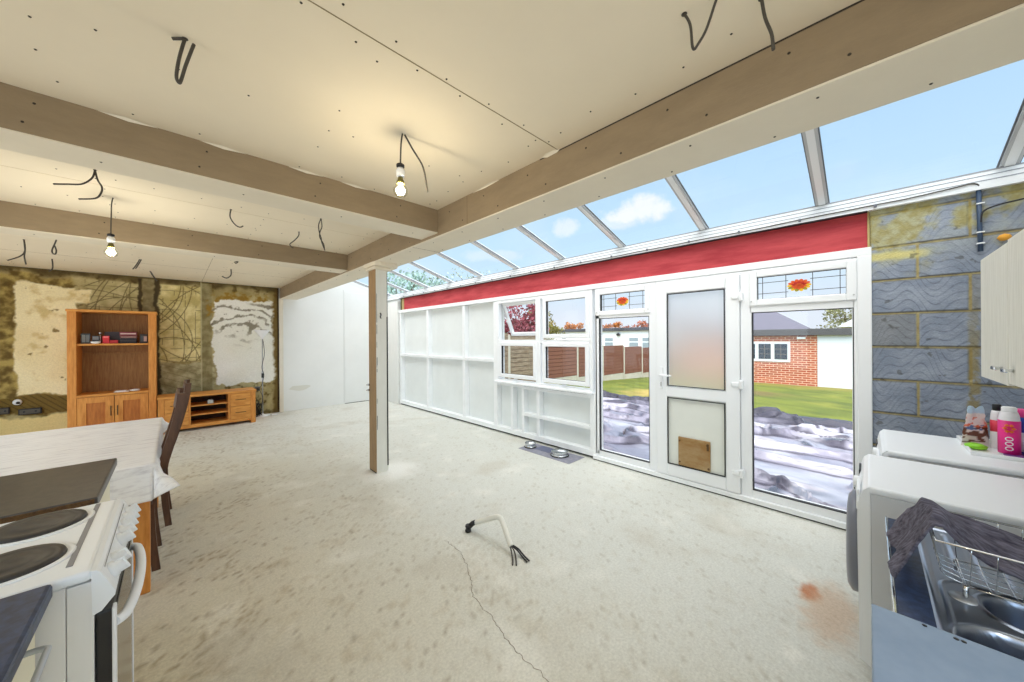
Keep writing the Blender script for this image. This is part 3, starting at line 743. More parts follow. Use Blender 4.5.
# ================================================================ CEILING CABLES
def hung_cable(pts_list, label, r=0.007, group=None, grey=M_CABLE):
    m = MB()
    for p in pts_list: m.tube(smooth_path(p), r, 7)
    x, y, z = pts_list[0][0]
    m.lathe([(0.009, 0), (0.009, -0.0015)], (x, y, ZC-0.0005), 10)
    return m.build('ceiling_cable', grey, label=label, cat='cable', group='loose cables hanging from the ceiling')
CG = 'loose cables hanging from the ceiling'
hung_cable([[(0.032, 1.665, ZC), (0.017, 1.665, 2.45), (0.010, 1.665, 2.385), (0.016, 1.665, 2.365), (0.022, 1.665, 2.378), (0.034, 1.66, 2.433), (0.055, 1.655, 2.515)], [(0.032, 1.665, ZC), (0.00, 1.68, ZC-0.01)]], 'thick grey cable folded into a narrow hairpin below the nearest left ceiling board', 0.0052)
hung_cable([[(1.20, 0.415, ZC), (1.20, 0.397, 2.48), (1.20, 0.391, 2.41), (1.20, 0.385, 2.395), (1.20, 0.376, 2.402), (1.20, 0.351, 2.434), (1.20, 0.325, 2.50), (1.20, 0.315, 2.525)]], 'grey cable dipping in a V from the ceiling at top centre, left of another stub', 0.0042)
hung_cable([[(1.32, 0.228, ZC), (1.32, 0.219, 2.461), (1.32, 0.203, 2.40), (1.32, 0.199, 2.35)]], 'short grey cable stub hanging straight from the ceiling close to the main beam', 0.0048)
hung_cable([[(-0.345, 3.327, ZC), (-0.357, 3.327, 2.474), (-0.396, 3.327, 2.425), (-0.45, 3.32, 2.405), (-0.503, 3.327, 2.392)], [(-0.345, 3.327, ZC), (-0.335, 3.327, 2.47), (-0.318, 3.327, 2.43), (-0.322, 3.327, 2.39), (-0.345, 3.327, 2.352), (-0.41, 3.327, 2.33)]], 'forked pair of grey cables drooping left between the two cross beams', 0.0048)
hung_cable([[(0.334, 3.59, ZC), (0.328, 3.59, 2.473), (0.345, 3.59, 2.43), (0.372, 3.59, 2.402), (0.395, 3.59, 2.398), (0.412, 3.59, 2.412)]], 'short curled grey cable stub in the middle bay left of the looped one', 0.0048)
hung_cable([[(0.925, 3.332, ZC), (0.906, 3.332, 2.47), (0.910, 3.332, 2.41), (0.925, 3.332, 2.36), (0.930, 3.332, 2.32), (0.955, 3.332, 2.255)], [(0.925, 3.332, ZC), (0.932, 3.332, 2.46), (0.916, 3.332, 2.41), (0.915, 3.332, 2.36), (0.944, 3.332, 2.31), (0.950, 3.332, 2.27)]], 'long twisted pair of grey cables in the middle bay nearest the main beam', 0.0042)
hung_cable([[(0.881, 3.885, ZC), (0.878, 3.885, 2.49), (0.845, 3.885, 2.44), (0.805, 3.885, 2.395), (0.812, 3.885, 2.375), (0.832, 3.885, 2.36)]], 'bent grey cable stub in front of the second cross beam near the post', 0.0048)
hung_cable([[(-0.853, 5.784, ZC), (-0.866, 5.784, 2.47), (-0.884, 5.784, 2.40), (-0.880, 5.784, 2.366), (-0.864, 5.784, 2.362), (-0.858, 5.784, 2.40), (-0.870, 5.784, 2.45)]], 'grey cable hanging as a closed loop in the far bay above the bookcase', 0.006)
hung_cable([[(-1.110, 6.1, ZC), (-1.104, 6.1, 2.42), (-1.13, 6.1, 2.355), (-1.21, 6.1, 2.295)], [(-1.110, 6.1, ZC), (-1.104, 6.1, 2.42), (-1.108, 6.1, 2.35), (-1.098, 6.1, 2.27)]], 'forked grey cable in the far bay at the extreme left of the ceiling', 0.006)
hung_cable([[(-1.117, 7.3, ZC), (-1.112, 7.3, 2.46), (-1.115, 7.3, 2.40), (-1.143, 7.3, 2.365)]], 'tiny hooked grey cable close to the stripped wall above the bookcase', 0.007)
hung_cable([[(-0.315, 6.586, ZC), (-0.345, 6.586, 2.45), (-0.376, 6.586, 2.39)], [(-0.300, 6.59, ZC), (-0.325, 6.586, 2.46), (-0.352, 6.586, 2.40)]], 'two short straight grey cable ends right of the far lit bulb', 0.006)
hung_cable([[(-0.255, 7.6, ZC), (-0.225, 7.6, 2.46), (-0.183, 7.6, 2.385)]], 'slanting grey cable end at the stripped wall above the bookcase top corner', 0.009)
hung_cable([[(0.615, 5.85, ZC), (0.60, 5.85, 2.515), (0.573, 5.85, 2.50)], [(0.615, 5.85, ZC), (0.61, 5.85, 2.505), (0.585, 5.85, 2.488)]], 'very short double cable stub just behind the second cross beam', 0.006)
hung_cable([[(0.612, 6.615, ZC), (0.613, 6.615, 2.45), (0.59, 6.615, 2.41), (0.554, 6.615, 2.39), (0.508, 6.615, 2.412)]], 'sickle shaped grey cable in the far bay above the tv stand', 0.008)

M_BULB = mat_emit('lit_bulb', (1.0, 0.84, 0.62), 300.0)
M_BULB2 = mat_emit('lit_bulb_cool', (1.0, 0.90, 0.76), 460.0)
M_BGLASS = mat_glass('bulb_glass', (0.93, 0.93, 0.86), 0.12)
M_BRASS = mat('olive_brass', (110, 104, 56), 0.4, metal=0.6)
def bulb(x, y, zb, label, loose, mb):
    t = thing('hanging_bulb', (x, y, zb-0.04), label, 'light bulb', 'hanging bulbs')
    MB().tube(smooth_path([(x+0.012, y, ZC), (x+0.004, y, ZC-0.06), (x, y, zb+0.13)]), 0.004, 6).build('flex', M_CABLE, t)
    if loose: MB().tube(smooth_path(loose), 0.0045, 6).build('loose_cable', M_CABLE, t)
    MB().lathe([(0.012, 0.135), (0.02, 0.13), (0.02, 0.118), (0.013, 0.115)], (x, y, zb), 14).build('terminal', M_BLACK, t)
    MB().lathe([(0.013, 0.115), (0.022, 0.10), (0.02, 0.07), (0.012, 0.065)], (x, y, zb), 14).build('lamp_holder', M_PVC, t)
    MB().lathe([(0.012, 0.068), (0.014, 0.055), (0.018, 0.045), (0.019, 0.032)], (x, y, zb), 14).build('cap', M_BRASS, t)
    MB().lathe([(0.018, 0.033), (0.026, 0.022), (0.034, 0.008), (0.036, -0.006), (0.033, -0.02), (0.022, -0.032), (0.01, -0.037), (0.0, -0.038)], (x, y, zb), 20).build('glass_bulb', M_BGLASS, t)
    MB().lathe([(0.0, 0.02), (0.012, 0.016), (0.021, 0.004), (0.022, -0.008), (0.016, -0.02), (0.0, -0.026)], (x, y, zb), 16).build('glowing_core', mb, t)
    return t
bulb(0.835, 1.669, 2.234, 'lit clear bulb hanging on a flex in front of the first cross beam', [(0.86, 1.669, ZC), (0.90, 1.665, 2.47), (0.955, 1.66, 2.40), (0.975, 1.66, 2.33), (0.985, 1.66, 2.265)], M_BULB)
bulb(-0.33, 3.887, 2.125, 'lit bulb hanging on a straight flex in front of the second cross beam', None, M_BULB2)

# ================================================================ BOOKCASE
YB0, YB1 = 7.90, 8.34
bc = thing('bookcase', (-0.645, 8.1, 0), 'tall open oak bookcase with two lower doors against the stripped wall', 'bookcase')
XA, XZ = -1.087, -0.205
for a, b_ in ((XA, XA+0.085), (XZ-0.085, XZ)): MB().box(a, b_, YB0, YB1, 0, 1.90, 0.004).build('side_panel', M_OAKV, bc)
MB().box(XA-0.01, XZ+0.01, YB0-0.01, YB1, 1.895, 1.93, 0.005).build('top', M_OAK, bc)
MB().box(XA+0.08, XZ-0.08, YB1-0.02, YB1, 0.05, 1.90, 0).build('back_panel', M_OAKD, bc)
MB().box(XA+0.085, XZ-0.085, YB0+0.02, YB1-0.02, 1.405, 1.432, 0.003).build('shelf', M_OAK, bc)
MB().box(XA+0.085, XZ-0.085, YB1-0.045, YB1-0.02, 1.27, 1.30, 0.003).build('back_rail', M_OAKD, bc)
MB().box(XA+0.085, XZ-0.085, YB0+0.0, YB1-0.02, 0.655, 0.69, 0.003).build('shelf', M_OAK, bc)
MB().box(XA+0.085, XZ-0.085, YB0+0.01, YB1-0.02, 0.0, 0.09, 0.003).build('plinth', M_OAKV, bc)
xm = (XA+XZ)/2
for i, (a, b_) in enumerate(((XA+0.088, xm-0.003), (xm+0.003, XZ-0.088))):
    dr = MB().box(a, b_, YB0+0.012, YB0+0.03, 0.095, 0.65, 0.002).build('door', mat('oak_inset', (196, 118, 44), 0.5, rgb2=(166, 92, 30), scale=6, stretch=(6, 6, 0.8)), bc)
    f = MB()
    f.box(a, a+0.085, YB0, YB0+0.02, 0.095, 0.65, 0.003); f.box(b_-0.085, b_, YB0, YB0+0.02, 0.095, 0.65, 0.003)
    f.box(a+0.084, b_-0.084, YB0, YB0+0.02, 0.095, 0.18, 0.003); f.box(a+0.084, b_-0.084, YB0, YB0+0.02, 0.565, 0.65, 0.003)
    f.build('door_frame', M_OAKV, dr)
    hx = b_-0.03 if i == 0 else a+0.03
    MB().tube([(hx, YB0-0.0, 0.50), (hx, YB0-0.022, 0.49), (hx, YB0-0.022, 0.37), (hx, YB0, 0.36)], 0.006, 6).build('handle', mat('bronze_handle', (90, 70, 46), 0.4, metal=.6), dr)
# shelf contents
Z1 = 1.4325
GR = {'disc_case': 'pile of disc cases on the bookcase shelf', 'picture_frame': 'photo frames on the bookcase shelf'}
def boxitem(name, x0, x1, y0, d, z0, h, rgb, label, cat, extra=None, tilt=0):
    t = MB(); t.box(x0, x1, y0, y0+d, z0, z0+h, 0.002)
    cols = [mat('c_%d_%d_%d' % rgb, rgb, 0.5)]
    if extra:
        for k, (ex0, ex1, ez0, ez1, ergb) in enumerate(extra):
            w = x1-x0
            t.box(x0+ex0*w, x0+ex1*w, y0-0.002, y0+0.001, z0+ez0*h, z0+ez1*h, 0, k+1); cols.append(mat('c_%d_%d_%d' % ergb, ergb, 0.5))
    return t.build(name, cols, label=label, cat=cat, group=GR.get(name))
boxitem('picture_frame', -0.975, -0.885, 8.0, 0.02, Z1, 0.15, (70, 74, 78), 'dark photo frame with grey picture, leftmost on the bookcase shelf', 'photo frame', [(0.12, 0.48, 0.15, 0.85, (150, 158, 160)), (0.54, 0.88, 0.15, 0.85, (120, 124, 126))])
boxitem('small_box', -0.872, -0.80, 8.02, 0.06, Z1, 0.12, (60, 58, 62), 'dark little box beside the leftmost photo frame on the shelf', 'box', [(0.1, 0.9, 0.5, 0.9, (130, 132, 134))])
MB().lathe([(0.03, 0), (0.045, 0.012), (0.05, 0.03), (0.035, 0.034)], (-0.83, 7.95, Z1), 14).build('white_dish', M_PVC, label='small white dish at the front of the bookcase shelf', cat='dish')
t = thing('figurine', (-0.815, 8.1, Z1+0.0), 'little silver figurine standing tall behind the white dish', 'ornament')
MB().lathe([(0.02, 0), (0.022, 0.01), (0.008, 0.05), (0.012, 0.1), (0.008, 0.14)], (-0.795, 8.05, Z1), 10).build('body', M_STEEL, t)
MB().lathe([(0.0, 0.138), (0.016, 0.15), (0.018, 0.165), (0.0, 0.18)], (-0.795, 8.05, Z1), 10).build('head', M_STEEL, t)
boxitem('tin', -0.765, -0.70, 7.98, 0.06, Z1, 0.115, (222, 44, 56), 'bright red upright tin in the middle of the bookcase shelf', 'tin', [(0.1, 0.9, 0.75, 0.95, (240, 120, 120))])
boxitem('card_box', -0.76, -0.60, 8.10, 0.12, Z1, 0.18, (58, 46, 52), 'dark brown box standing behind the red tin', 'box')
boxitem('red_case', -0.695, -0.615, 7.98, 0.08, Z1, 0.05, (190, 40, 48), 'low flat red case to the right of the red tin', 'case')
for k in range(5):
    boxitem('disc_case', -0.60, -0.42, 8.0, 0.14, Z1+0.016*k, 0.0145, [(52, 52, 56), (34, 34, 38), (70, 66, 70), (40, 38, 44), (58, 58, 64)][k], ['charcoal flat disc case, bottom of the pile on the shelf', 'black flat disc case, second from bottom of the pile on the shelf', 'mid grey flat disc case in the middle of the pile on the shelf', 'very dark disc case, second from top of the pile on the shelf', 'slate flat disc case, topmost plain one of the pile on the shelf'][k], 'disc case', None)
boxitem('game_box', -0.595, -0.415, 8.02, 0.12, Z1+0.082, 0.035, (118, 66, 62), 'reddish brown box lying on the pile of disc cases', 'box', [(0.05, 0.95, 0.3, 0.6, (190, 150, 140))])
boxitem('long_box', -0.60, -0.42, 8.02, 0.12, Z1+0.119, 0.06, (126, 52, 60), 'maroon box, topmost on the shelf pile, with pale lettering band', 'box', [(0.05, 0.95, 0.35, 0.65, (208, 176, 170))])
boxitem('picture_frame', -0.385, -0.302, 8.0, 0.02, Z1, 0.145, (54, 48, 46), 'dark framed photo of a pink face shape, rightmost on the bookcase shelf', 'photo frame', [(0.12, 0.5, 0.2, 0.8, (70, 72, 78)), (0.5, 0.9, 0.2, 0.75, (186, 150, 140))])
pp = MB(); pp.box(-0.655, -0.50, 7.93, 8.1, 0.692, 0.702, 0.002); pp.box(-0.64, -0.53, 7.94, 8.06, 0.703, 0.712, 0.002)
pp.build('paper_pile', mat('paper', (236, 226, 220), 0.7), label='small pile of white papers lying left on the ledge above the bookcase doors', cat='papers')
MB().lathe([(0.0, 0), (0.05, 0.002), (0.06, 0.016), (0.04, 0.024), (0, 0.03)], (-0.44, 8.0, 0.692), 14).build('folded_cloth', mat('white_cloth', (240, 236, 232), 0.9, bump=.4, bscale=30), label='scrunched white cloth on the ledge above the right bookcase door', cat='cloth')

# ================================================================ TV STAND
tv = thing('tv_stand', (0.44, 7.9, 0), 'low oak tv stand with open shelves and four drawers by the far wall', 'tv stand')
TY0, TY1 = 7.68, 8.12; TX0, TX1 = -0.185, 1.045; TH = 0.585
MB().box(TX0-0.01, TX1+0.01, TY0-0.015, TY1, TH-0.035, TH, 0.005).build('top', M_OAK, tv)
for a in (TX0, TX1-0.07): MB().box(a, a+0.07, TY0, TY1, 0, TH-0.035, 0.004).build('side_panel', M_OAKV, tv)
MB().box(TX0+0.07, TX1-0.07, TY0+0.01, TY1, 0.045, 0.10, 0.003).build('base_rail', M_OAK, tv)
MB().box(TX0+0.07, TX1-0.07, TY1-0.012, TY1, 0.1, TH-0.04, 0).build('back_panel', mat('shadow_back', (60, 40, 24), 0.8), tv)
for a in (0.165, 0.665): MB().box(a, a+0.025, TY0+0.005, TY1, 0.1, TH-0.035, 0.002).build('divider', M_OAKV, tv)
for z in (0.235, 0.385): MB().box(0.19, 0.665, TY0+0.03, TY1, z, z+0.02, 0.002).build('shelf', M_OAK, tv)
for (a, b_) in ((TX0+0.072, 0.163), (0.692, TX1-0.072)):
    for z0_, z1_ in ((0.105, 0.32), (0.325, 0.545)):
        dr = MB().box(a, b_, TY0-0.002, TY0+0.3, z0_, z1_, 0.004).build('drawer', M_OAK, tv)
        zc = (z0_+z1_)/2; xm_ = (a+b_)/2
        MB().tube(smooth_path([(xm_-0.07, TY0-0.002, zc-0.0), (xm_-0.055, TY0-0.02, zc), (xm_+0.055, TY0-0.02, zc), (xm_+0.07, TY0-0.002, zc)]), 0.005, 6).build('handle', mat('bronze_handle', (90, 70, 46), 0.4), dr)
t = MB(); t.box(0.40, 0.47, 7.72, 7.80, 0.406, 0.47, 0.004); t.lathe([(0.03, 0.07), (0.03, 0.075), (0, 0.078)], (0.435, 7.76, 0.40), 12)
t.build('small_clock', M_STEEL, label='small silver gadget on the top shelf of the tv stand', cat='gadget')

# ================================================================ FLOOR LAMP
LX, LY = 1.225, 8.2
fl_ = thing('floor_lamp', (LX, LY, 0), 'slim floor lamp with an upturned white bowl shade in the far corner', 'floor lamp')
MB().lathe([(0.12, 0), (0.12, 0.012), (0.03, 0.03), (0.012, 0.05)], (LX, LY, 0.0), 24).build('base', M_PVC, fl_)
MB().tube([(LX, LY, 0.03), (LX, LY, 0.6), (LX+0.003, LY, 1.50)], 0.010, 8).build('pole', mat('pole_grey', (176, 178, 180), 0.3, metal=.5), fl_)
MB().lathe([(0.018, 1.49), (0.03, 1.53), (0.10, 1.625), (0.125, 1.66), (0.118, 1.66), (0.09, 1.62), (0.0, 1.55)], (LX, LY, 0), 24).build('lamp_shade', mat('white_glass_shade', (244, 244, 246), 0.3), fl_)
MB().tube(smooth_path([(LX+0.012, LY-0.012, 1.46), (LX+0.03, LY-0.02, 1.2), (LX-0.012, LY-0.02, 0.95), (LX+0.02, LY-0.02, 0.8), (LX-0.01, LY-0.02, 0.62), (LX-0.05, LY-0.03, 0.52), (LX+0.0, LY-0.03, 0.35), (LX-0.04, LY-0.04, 0.12), (LX-0.1, LY-0.08, 0.02), (LX-0.2, LY-0.12, 0.012)]), 0.005, 6).build('cord', M_BLACK, fl_)
MB().box(LX-0.02, LX+0.02, LY-0.035, LY-0.012, 0.74, 0.83, 0.004).build('switch', M_BLACK, fl_)
random.seed(4)
cl = MB()
for k in range(6):
    p = [(LX-0.08+random.uniform(-.07, .07), LY-0.02+random.uniform(-.06, .08), 0.02+random.random()*0.28) for _ in range(7)]
    p = [(LX-0.12, LY+0.06, 0.42-0.02*k)]+p
    cl.tube(smooth_path(p), 0.005, 5)
cl.build('tangled_cables', M_BLACK, label='tangle of thin black cables hanging between tv stand and floor lamp', cat='cables')
t = thing('socket_adaptor', (LX-0.06, YF-0.06, 0.50), 'dark plug adaptor on the wall beside the floor lamp', 'adaptor')
MB().box(LX-0.10, LX-0.02, YF-0.05, YF-0.02, 0.48, 0.56, 0.006).build('socket', M_FROSTDK, t)
MB().box(LX-0.085, LX-0.04, YF-0.09, YF-0.05, 0.49, 0.545, 0.008).build('plug', M_BLACK, t)
MB().box(LX+0.13, LX+0.24, LY-0.09, LY-0.04, 0.0, 0.025, 0.006).build('extension_block', M_PVC, label='white extension block lying on the floor by the lamp base', cat='extension lead')

# sockets in the left wall patch
def backbox(x, z, w, h, label, m):
    t = thing('wall_socket', (x, YF-0.03, z-h/2), label, 'socket', 'back boxes in the stripped wall')
    MB().box(x-w/2, x+w/2, YF-0.045, YF-0.02, z-h/2, z+h/2, 0.006).build('back_box', m, t)
    MB().box(x-w/2+0.012, x+w/2-0.012, YF-0.05, YF-0.044, z-h/2+0.012, z+h/2-0.012, 0.003).build('face', mat('socket_face', (78, 72, 62), 0.5), t)
    for s in (-1, 1): MB().box(x+s*w/4-0.01, x+s*w/4+0.01, YF-0.053, YF-0.049, z-0.012, z+0.012, 0.002).build('terminal', M_BLACK, t)
backbox(-1.474, 0.474, 0.20, 0.085, 'black double back box in the olive strip, nearest the bookcase', M_BLACK)
backbox(-1.713, 0.51, 0.14, 0.09, 'black back box cut by the left edge of the photo', M_BLACK)
t = thing('wall_plate', (-1.583, YF-0.03, 0.58), 'small round pale wall plate above the black back boxes', 'wall plate')
MB().lathe([(0.042, -0.018), (0.038, -0.03), (0.025, -0.036), (0, -0.04)], (-1.583, YF-0.005, 0.617), 18, axis='y').build('plate', M_PVC, t)
MB().lathe([(0.02, -0.036), (0.016, -0.045), (0, -0.046)], (-1.575, YF-0.005, 0.61), 12, axis='y').build('outlet', M_BLACK, t)

# ================================================================ DINING TABLE, CLOTH, CHAIRS
TBX0, TBX1, TBY0, TBY1 = -1.02, -0.086, 2.84, 4.50
tb = thing('dining_table', (-0.5, 3.67, 0), 'oak dining table hidden under a white patterned cloth', 'table')
MB().box(TBX0, TBX1, TBY0, TBY1, 0.735, 0.765, 0.004).build('tabletop', M_OAK, tb)
for x in (TBX0+0.03, TBX1-0.098):
    for y in (2.935, TBY1-0.14): MB().box(x, x+0.078, y, y+0.078, 0, 0.735, 0.005).build('leg', M_OAKV, tb)
MB().box(TBX0+0.10, TBX1-0.12, 2.97, 2.995, 0.64, 0.735, 0.002).build('apron', M_OAK, tb)
MB().box(TBX1-0.12, TBX1-0.004, 2.905, 2.933, 0.575, 0.735, 0.003).build('corner_block', M_OAKV, tb)
MB().box(TBX0+0.10, TBX1-0.12, TBY1-0.10, TBY1-0.075, 0.64, 0.735, 0.002).build('apron', M_OAK, tb)
MB().box(TBX1-0.075, TBX1-0.05, 3.03, TBY1-0.14, 0.64, 0.735, 0.002).build('apron', M_OAK, tb)
MB().box(TBX0+0.05, TBX0+0.075, 3.03, TBY1-0.14, 0.64, 0.735, 0.002).build('apron', M_OAK, tb)
def cloth(u, v):
    ox, oy = 0.08, 0.19
    X = TBX0-ox+u*(TBX1-TBX0+2*ox); Y = TBY0-oy+v*(TBY1-TBY0+2*oy)
    cx = min(max(X, TBX0), TBX1); cy_ = min(max(Y, TBY0), TBY1)
    dx, dy = X-cx, Y-cy_; d = math.hypot(dx, dy)
    z = 0.770+0.0012*N(X*6, Y*6, 1)
    if d > 1e-6:
        k = min(abs(dx)/ox, abs(dy)/oy); k = k**0.55 if k > 0 else 0.0
        ang = 1.40-0.86*k
        out = d*math.cos(ang); dn = d*math.sin(ang)
        # the hanging sides swell gently towards each corner cone
        near = 0.0
        if dy == 0: near = max(sst(0.30, 0.0, Y-TBY0), sst(0.30, 0.0, TBY1-Y)); out += 0.020*near*d/ox
        if dx == 0: near = max(sst(0.30, 0.0, X-TBX0), sst(0.30, 0.0, TBX1-X)); out += 0.030*near*d/oy
        nx_, ny_ = dx/d, dy/d
        return (cx+nx_*(out+0.003)*(1+0.55*k), cy_+ny_*(out+0.003), z-dn*sst(0, 0.02, d))
    return (X, Y, z)
c = MB(); c.grid(cloth, 110, 170)
mc = mat('marbled_oilcloth', (246, 246, 250), 0.4, rgb2=(206, 204, 212), scale=7, stretch=(0.8, 6.0, 3), lo=0.30, hi=0.50)
tc_ = c.build('tablecloth', mc, label='white oilcloth with faint grey grain draped over the dining table', cat='tablecloth', fixn=False)
sd = tc_.modifiers.new('thick', 'SOLIDIFY'); sd.thickness = 0.003; sd.offset = 1

def chair(dx, y0, label):
    # backrest side faces the room (+X), seat tucked under table
    t = thing('dining_chair', (-0.33+dx, y0+0.19, 0), label, 'chair', 'dining chairs at the table')
    W = 0.36
    def postpts(y):
        return [(-0.088+dx, y, 0.0), (-0.108+dx, y, 0.22), (-0.112+dx, y, 0.44), (-0.080+dx, y, 0.60), (-0.054+dx, y, 0.69), (-0.020+dx, y, 0.82), (0.006+dx, y, 0.93), (0.022+dx, y, 1.02), (0.033+dx, y, 1.12)]
    for yy in (y0, y0+W):
        m = MB(); P = smooth_path(postpts(yy), 4); n = len(P)
        vs = []; fs = []
        for i, p in enumerate(P):
            w = 0.021-0.004*abs(i/n-0.4); hw = 0.016
            vs += [(p.x-w, p.y-hw, p.z), (p.x+w, p.y-hw, p.z), (p.x+w, p.y+hw, p.z), (p.x-w, p.y+hw, p.z)]
        for i in range(n-1):
            for k in range(4): fs.append([i*4+k, i*4+(k+1) % 4, (i+1)*4+(k+1) % 4, (i+1)*4+k])
        fs += [[3, 2, 1, 0], [(n-1)*4+k for k in range(4)]]
        m.add(vs, fs); m.build('back_leg', M_WALNUT, t)
        MB().box(-0.56+dx, -0.525+dx, yy-0.018, yy+0.018, 0, 0.43, 0.004).build('front_leg', M_WALNUT, t)
        MB().box(-0.53+dx, -0.13+dx, yy-0.011, yy+0.011, 0.36, 0.42, 0.002).build('side_rail', M_WALNUT, t)
    m = MB()
    m.grid(lambda u, v: (0.020+dx-0.010*math.sin(u*3.1416)+0.013*v, y0+u*W, 1.02+0.095*v), 12, 4)
    ob = m.build('top_rail', M_WALNUT, t, fixn=False); sm = ob.modifiers.new('t', 'SOLIDIFY'); sm.thickness = 0.016
    for k in range(4):
        yy = y0+W*(k+1)/5
        m = MB(); m.tube(smooth_path([(-0.112+dx, yy, 0.45), (-0.080+dx, yy, 0.60), (-0.022+dx, yy, 0.82), (0.008+dx, yy, 0.94), (0.020+dx, yy, 1.03)]), 0.009, 6); m.build('slat', M_WALNUT, t)
    MB().box(-0.56+dx, -0.10+dx, y0-0.03, y0+W+0.03, 0.425, 0.465, 0.014).build('seat', mat('seat_leather', (72, 48, 36), 0.45), t)
    MB().box(-0.55+dx, -0.53+dx, y0, y0+W, 0.36, 0.42, 0.002).build('front_rail', M_WALNUT, t)
    return t
chair(0.0, 3.20, 'dark brown wooden dining chair nearer the cooker, tucked under the table')
chair(0.05, 3.90, 'dark brown wooden dining chair at the far end of the table side')

# ================================================================ LEFT KITCHEN RUN
def base_unit(y0, y1, xf, label, handle):
    t = thing('base_cabinet', (xf-0.3, (y0+y1)/2, 0), label, 'cabinet', 'cream base cabinets')
    MB().box(xf-0.58, xf-0.02, y0, y1, 0.10, 0.858, 0.002).build('carcass', M_CREAM, t)
    MB().box(xf-0.55, xf-0.06, y0+0.01, y1-0.01, 0.0, 0.10).build('plinth', M_CREAM, t)
    d = MB().box(xf-0.018, xf, y0+0.003, y1-0.003, 0.11, 0.852, 0.003).build('door', M_CREAM, t)
    if handle:
        ya, yb = handle
        MB().tube(smooth_path([(xf, yb, 0.815), (xf+0.032, yb-0.008, 0.815), (xf+0.036, yb-0.05, 0.815), (xf+0.036, ya+0.05, 0.815), (xf+0.032, ya+0.008, 0.815), (xf, ya, 0.815)], 5), 0.006, 8).build('handle', mat('satin_aluminium', (190, 196, 204), 0.45, metal=0.6), d)
    return t
base_unit(1.972, 2.562, -0.225, 'cream base cabinet between the cooker and the dining table', None)
wt = MB(); wt.box(-0.82, -0.202, 1.967, 2.567, 0.862, 0.90, 0.006); wt.box(-0.82, -0.21, 1.9655, 1.969, 0.866, 0.896, 0, 1)
wt.build('worktop', [M_WTOP, M_CHIP], label='dark slate laminate worktop with raw chipboard edge beyond the cooker', cat='worktop')
base_unit(0.35, 1.345, -0.232, 'cream base cabinet at the bottom left corner with a steel bar handle', (0.85, 1.235))
wt = MB(); wt.box(-0.86, -0.208, 0.33, 1.352, 0.862, 0.90, 0.008)
wt.build('worktop', M_WTOPB, label='blue-black laminate worktop at the bottom left corner in front of the cooker', cat='worktop')

# cooker
ck_ = thing('cooker', (-0.43, 1.64, 0), 'white freestanding electric cooker with round dark hotplates', 'cooker')
CY0, CY1 = 1.362, 1.918
MB().box(-0.75, -0.192, CY0+0.004, CY1-0.004, 0.03, 0.868, 0.003).build('body', mat('cooker_side', (232, 232, 232), 0.4), ck_)
MB().box(-0.191, -0.148, CY0+0.004, CY1-0.004, 0.03, 0.865, 0.002).build('front_strip', mat('cooker_side', (232, 232, 232), 0.4), ck_)
hob = MB(); hob.box(-0.76, -0.150, CY0, CY1, 0.868, 0.895, 0.01, seg=3)
hob.box(-0.20, -0.188, CY0+0.06, CY1-0.02, 0.8945, 0.8965, 0.001, 1)
hb = hob.build('hob', [M_ENAMEL, M_FROSTDK], ck_)
for (x, y, r) in ((-0.305, 1.80, 0.095), (-0.305, 1.53, 0.090), (-0.58, 1.80, 0.08), (-0.58, 1.53, 0.095)):
    pl = MB(); pl.lathe([(r+0.022, 0.894), (r+0.016, 0.899), (r+0.008, 0.899), (r+0.004, 0.896)], (x, y, 0), 40); plo = pl.build('hotplate_rim', M_ENAMEL, hb)
    pl = MB(); pl.lathe([(r+0.004, 0.895), (r, 0.904), (r*0.8, 0.905), (r*0.78, 0.9045), (r*0.5, 0.9045), (r*0.48, 0.9055), (r*0.2, 0.9055), (0.0, 0.9045)], (x, y, 0), 40); pl.build('hotplate', M_HOT, plo)
cpn = MB(); prof = [(-0.152, 0.893), (-0.143, 0.891), (-0.136, 0.884), (-0.112, 0.828), (-0.112, 0.815), (-0.135, 0.785), (-0.150, 0.780)]
cpn.prism(prof, 'y', CY0, CY1); cp = cpn.build('control_panel', M_ENAMEL, ck_)
cpl = MB(); cpl.box(-0.1335, -0.1325, CY0+0.04, CY1-0.03, 0.8765, 0.880, 0); cpl.build('dark_line', M_FROSTDK, cp)
nrm = Vector((0.92, 0, 0.39)).normalized(); tz = Vector((-0.39, 0, 0.92))
for yk in (1.425, 1.485, 1.62, 1.68, 1.74, 1.80, 1.86):
    k = MB(); base = Vector((-0.126, yk, 0.852))
    k.lathe([(0.0215, 0.0), (0.021, 0.012), (0.0155, 0.014), (0.015, 0.030), (0.0, 0.031)], (0, 0, 0), 18)
    k.box(-0.004, 0.004, -0.017, 0.017, 0.012, 0.034, 0.002)
    R3 = nrm.to_track_quat('Z', 'Y').to_matrix()
    for i, v in enumerate(k.v): k.v[i] = tuple(R3 @ Vector(v)+base)
    k.build('knob', M_ENAMEL, cp)
od = MB(); od.box(-0.147, -0.118, CY0+0.012, CY1-0.012, 0.14, 0.775, 0.004); odr = od.build('oven_door', M_BLACK, ck_)
og = MB(); og.box(-0.1185, -0.114, CY0+0.04, CY1-0.03, 0.17, 0.75, 0.002); og.build('door_glass', M_OVENG, odr)
ot = MB(); ot.box(-0.1195, -0.112, CY0+0.012, CY0+0.042, 0.14, 0.775, 0.003); ot.box(-0.1195, -0.112, CY1-0.032, CY1-0.012, 0.14, 0.775, 0.003); ot.build('door_trim', M_ENAMEL, odr)
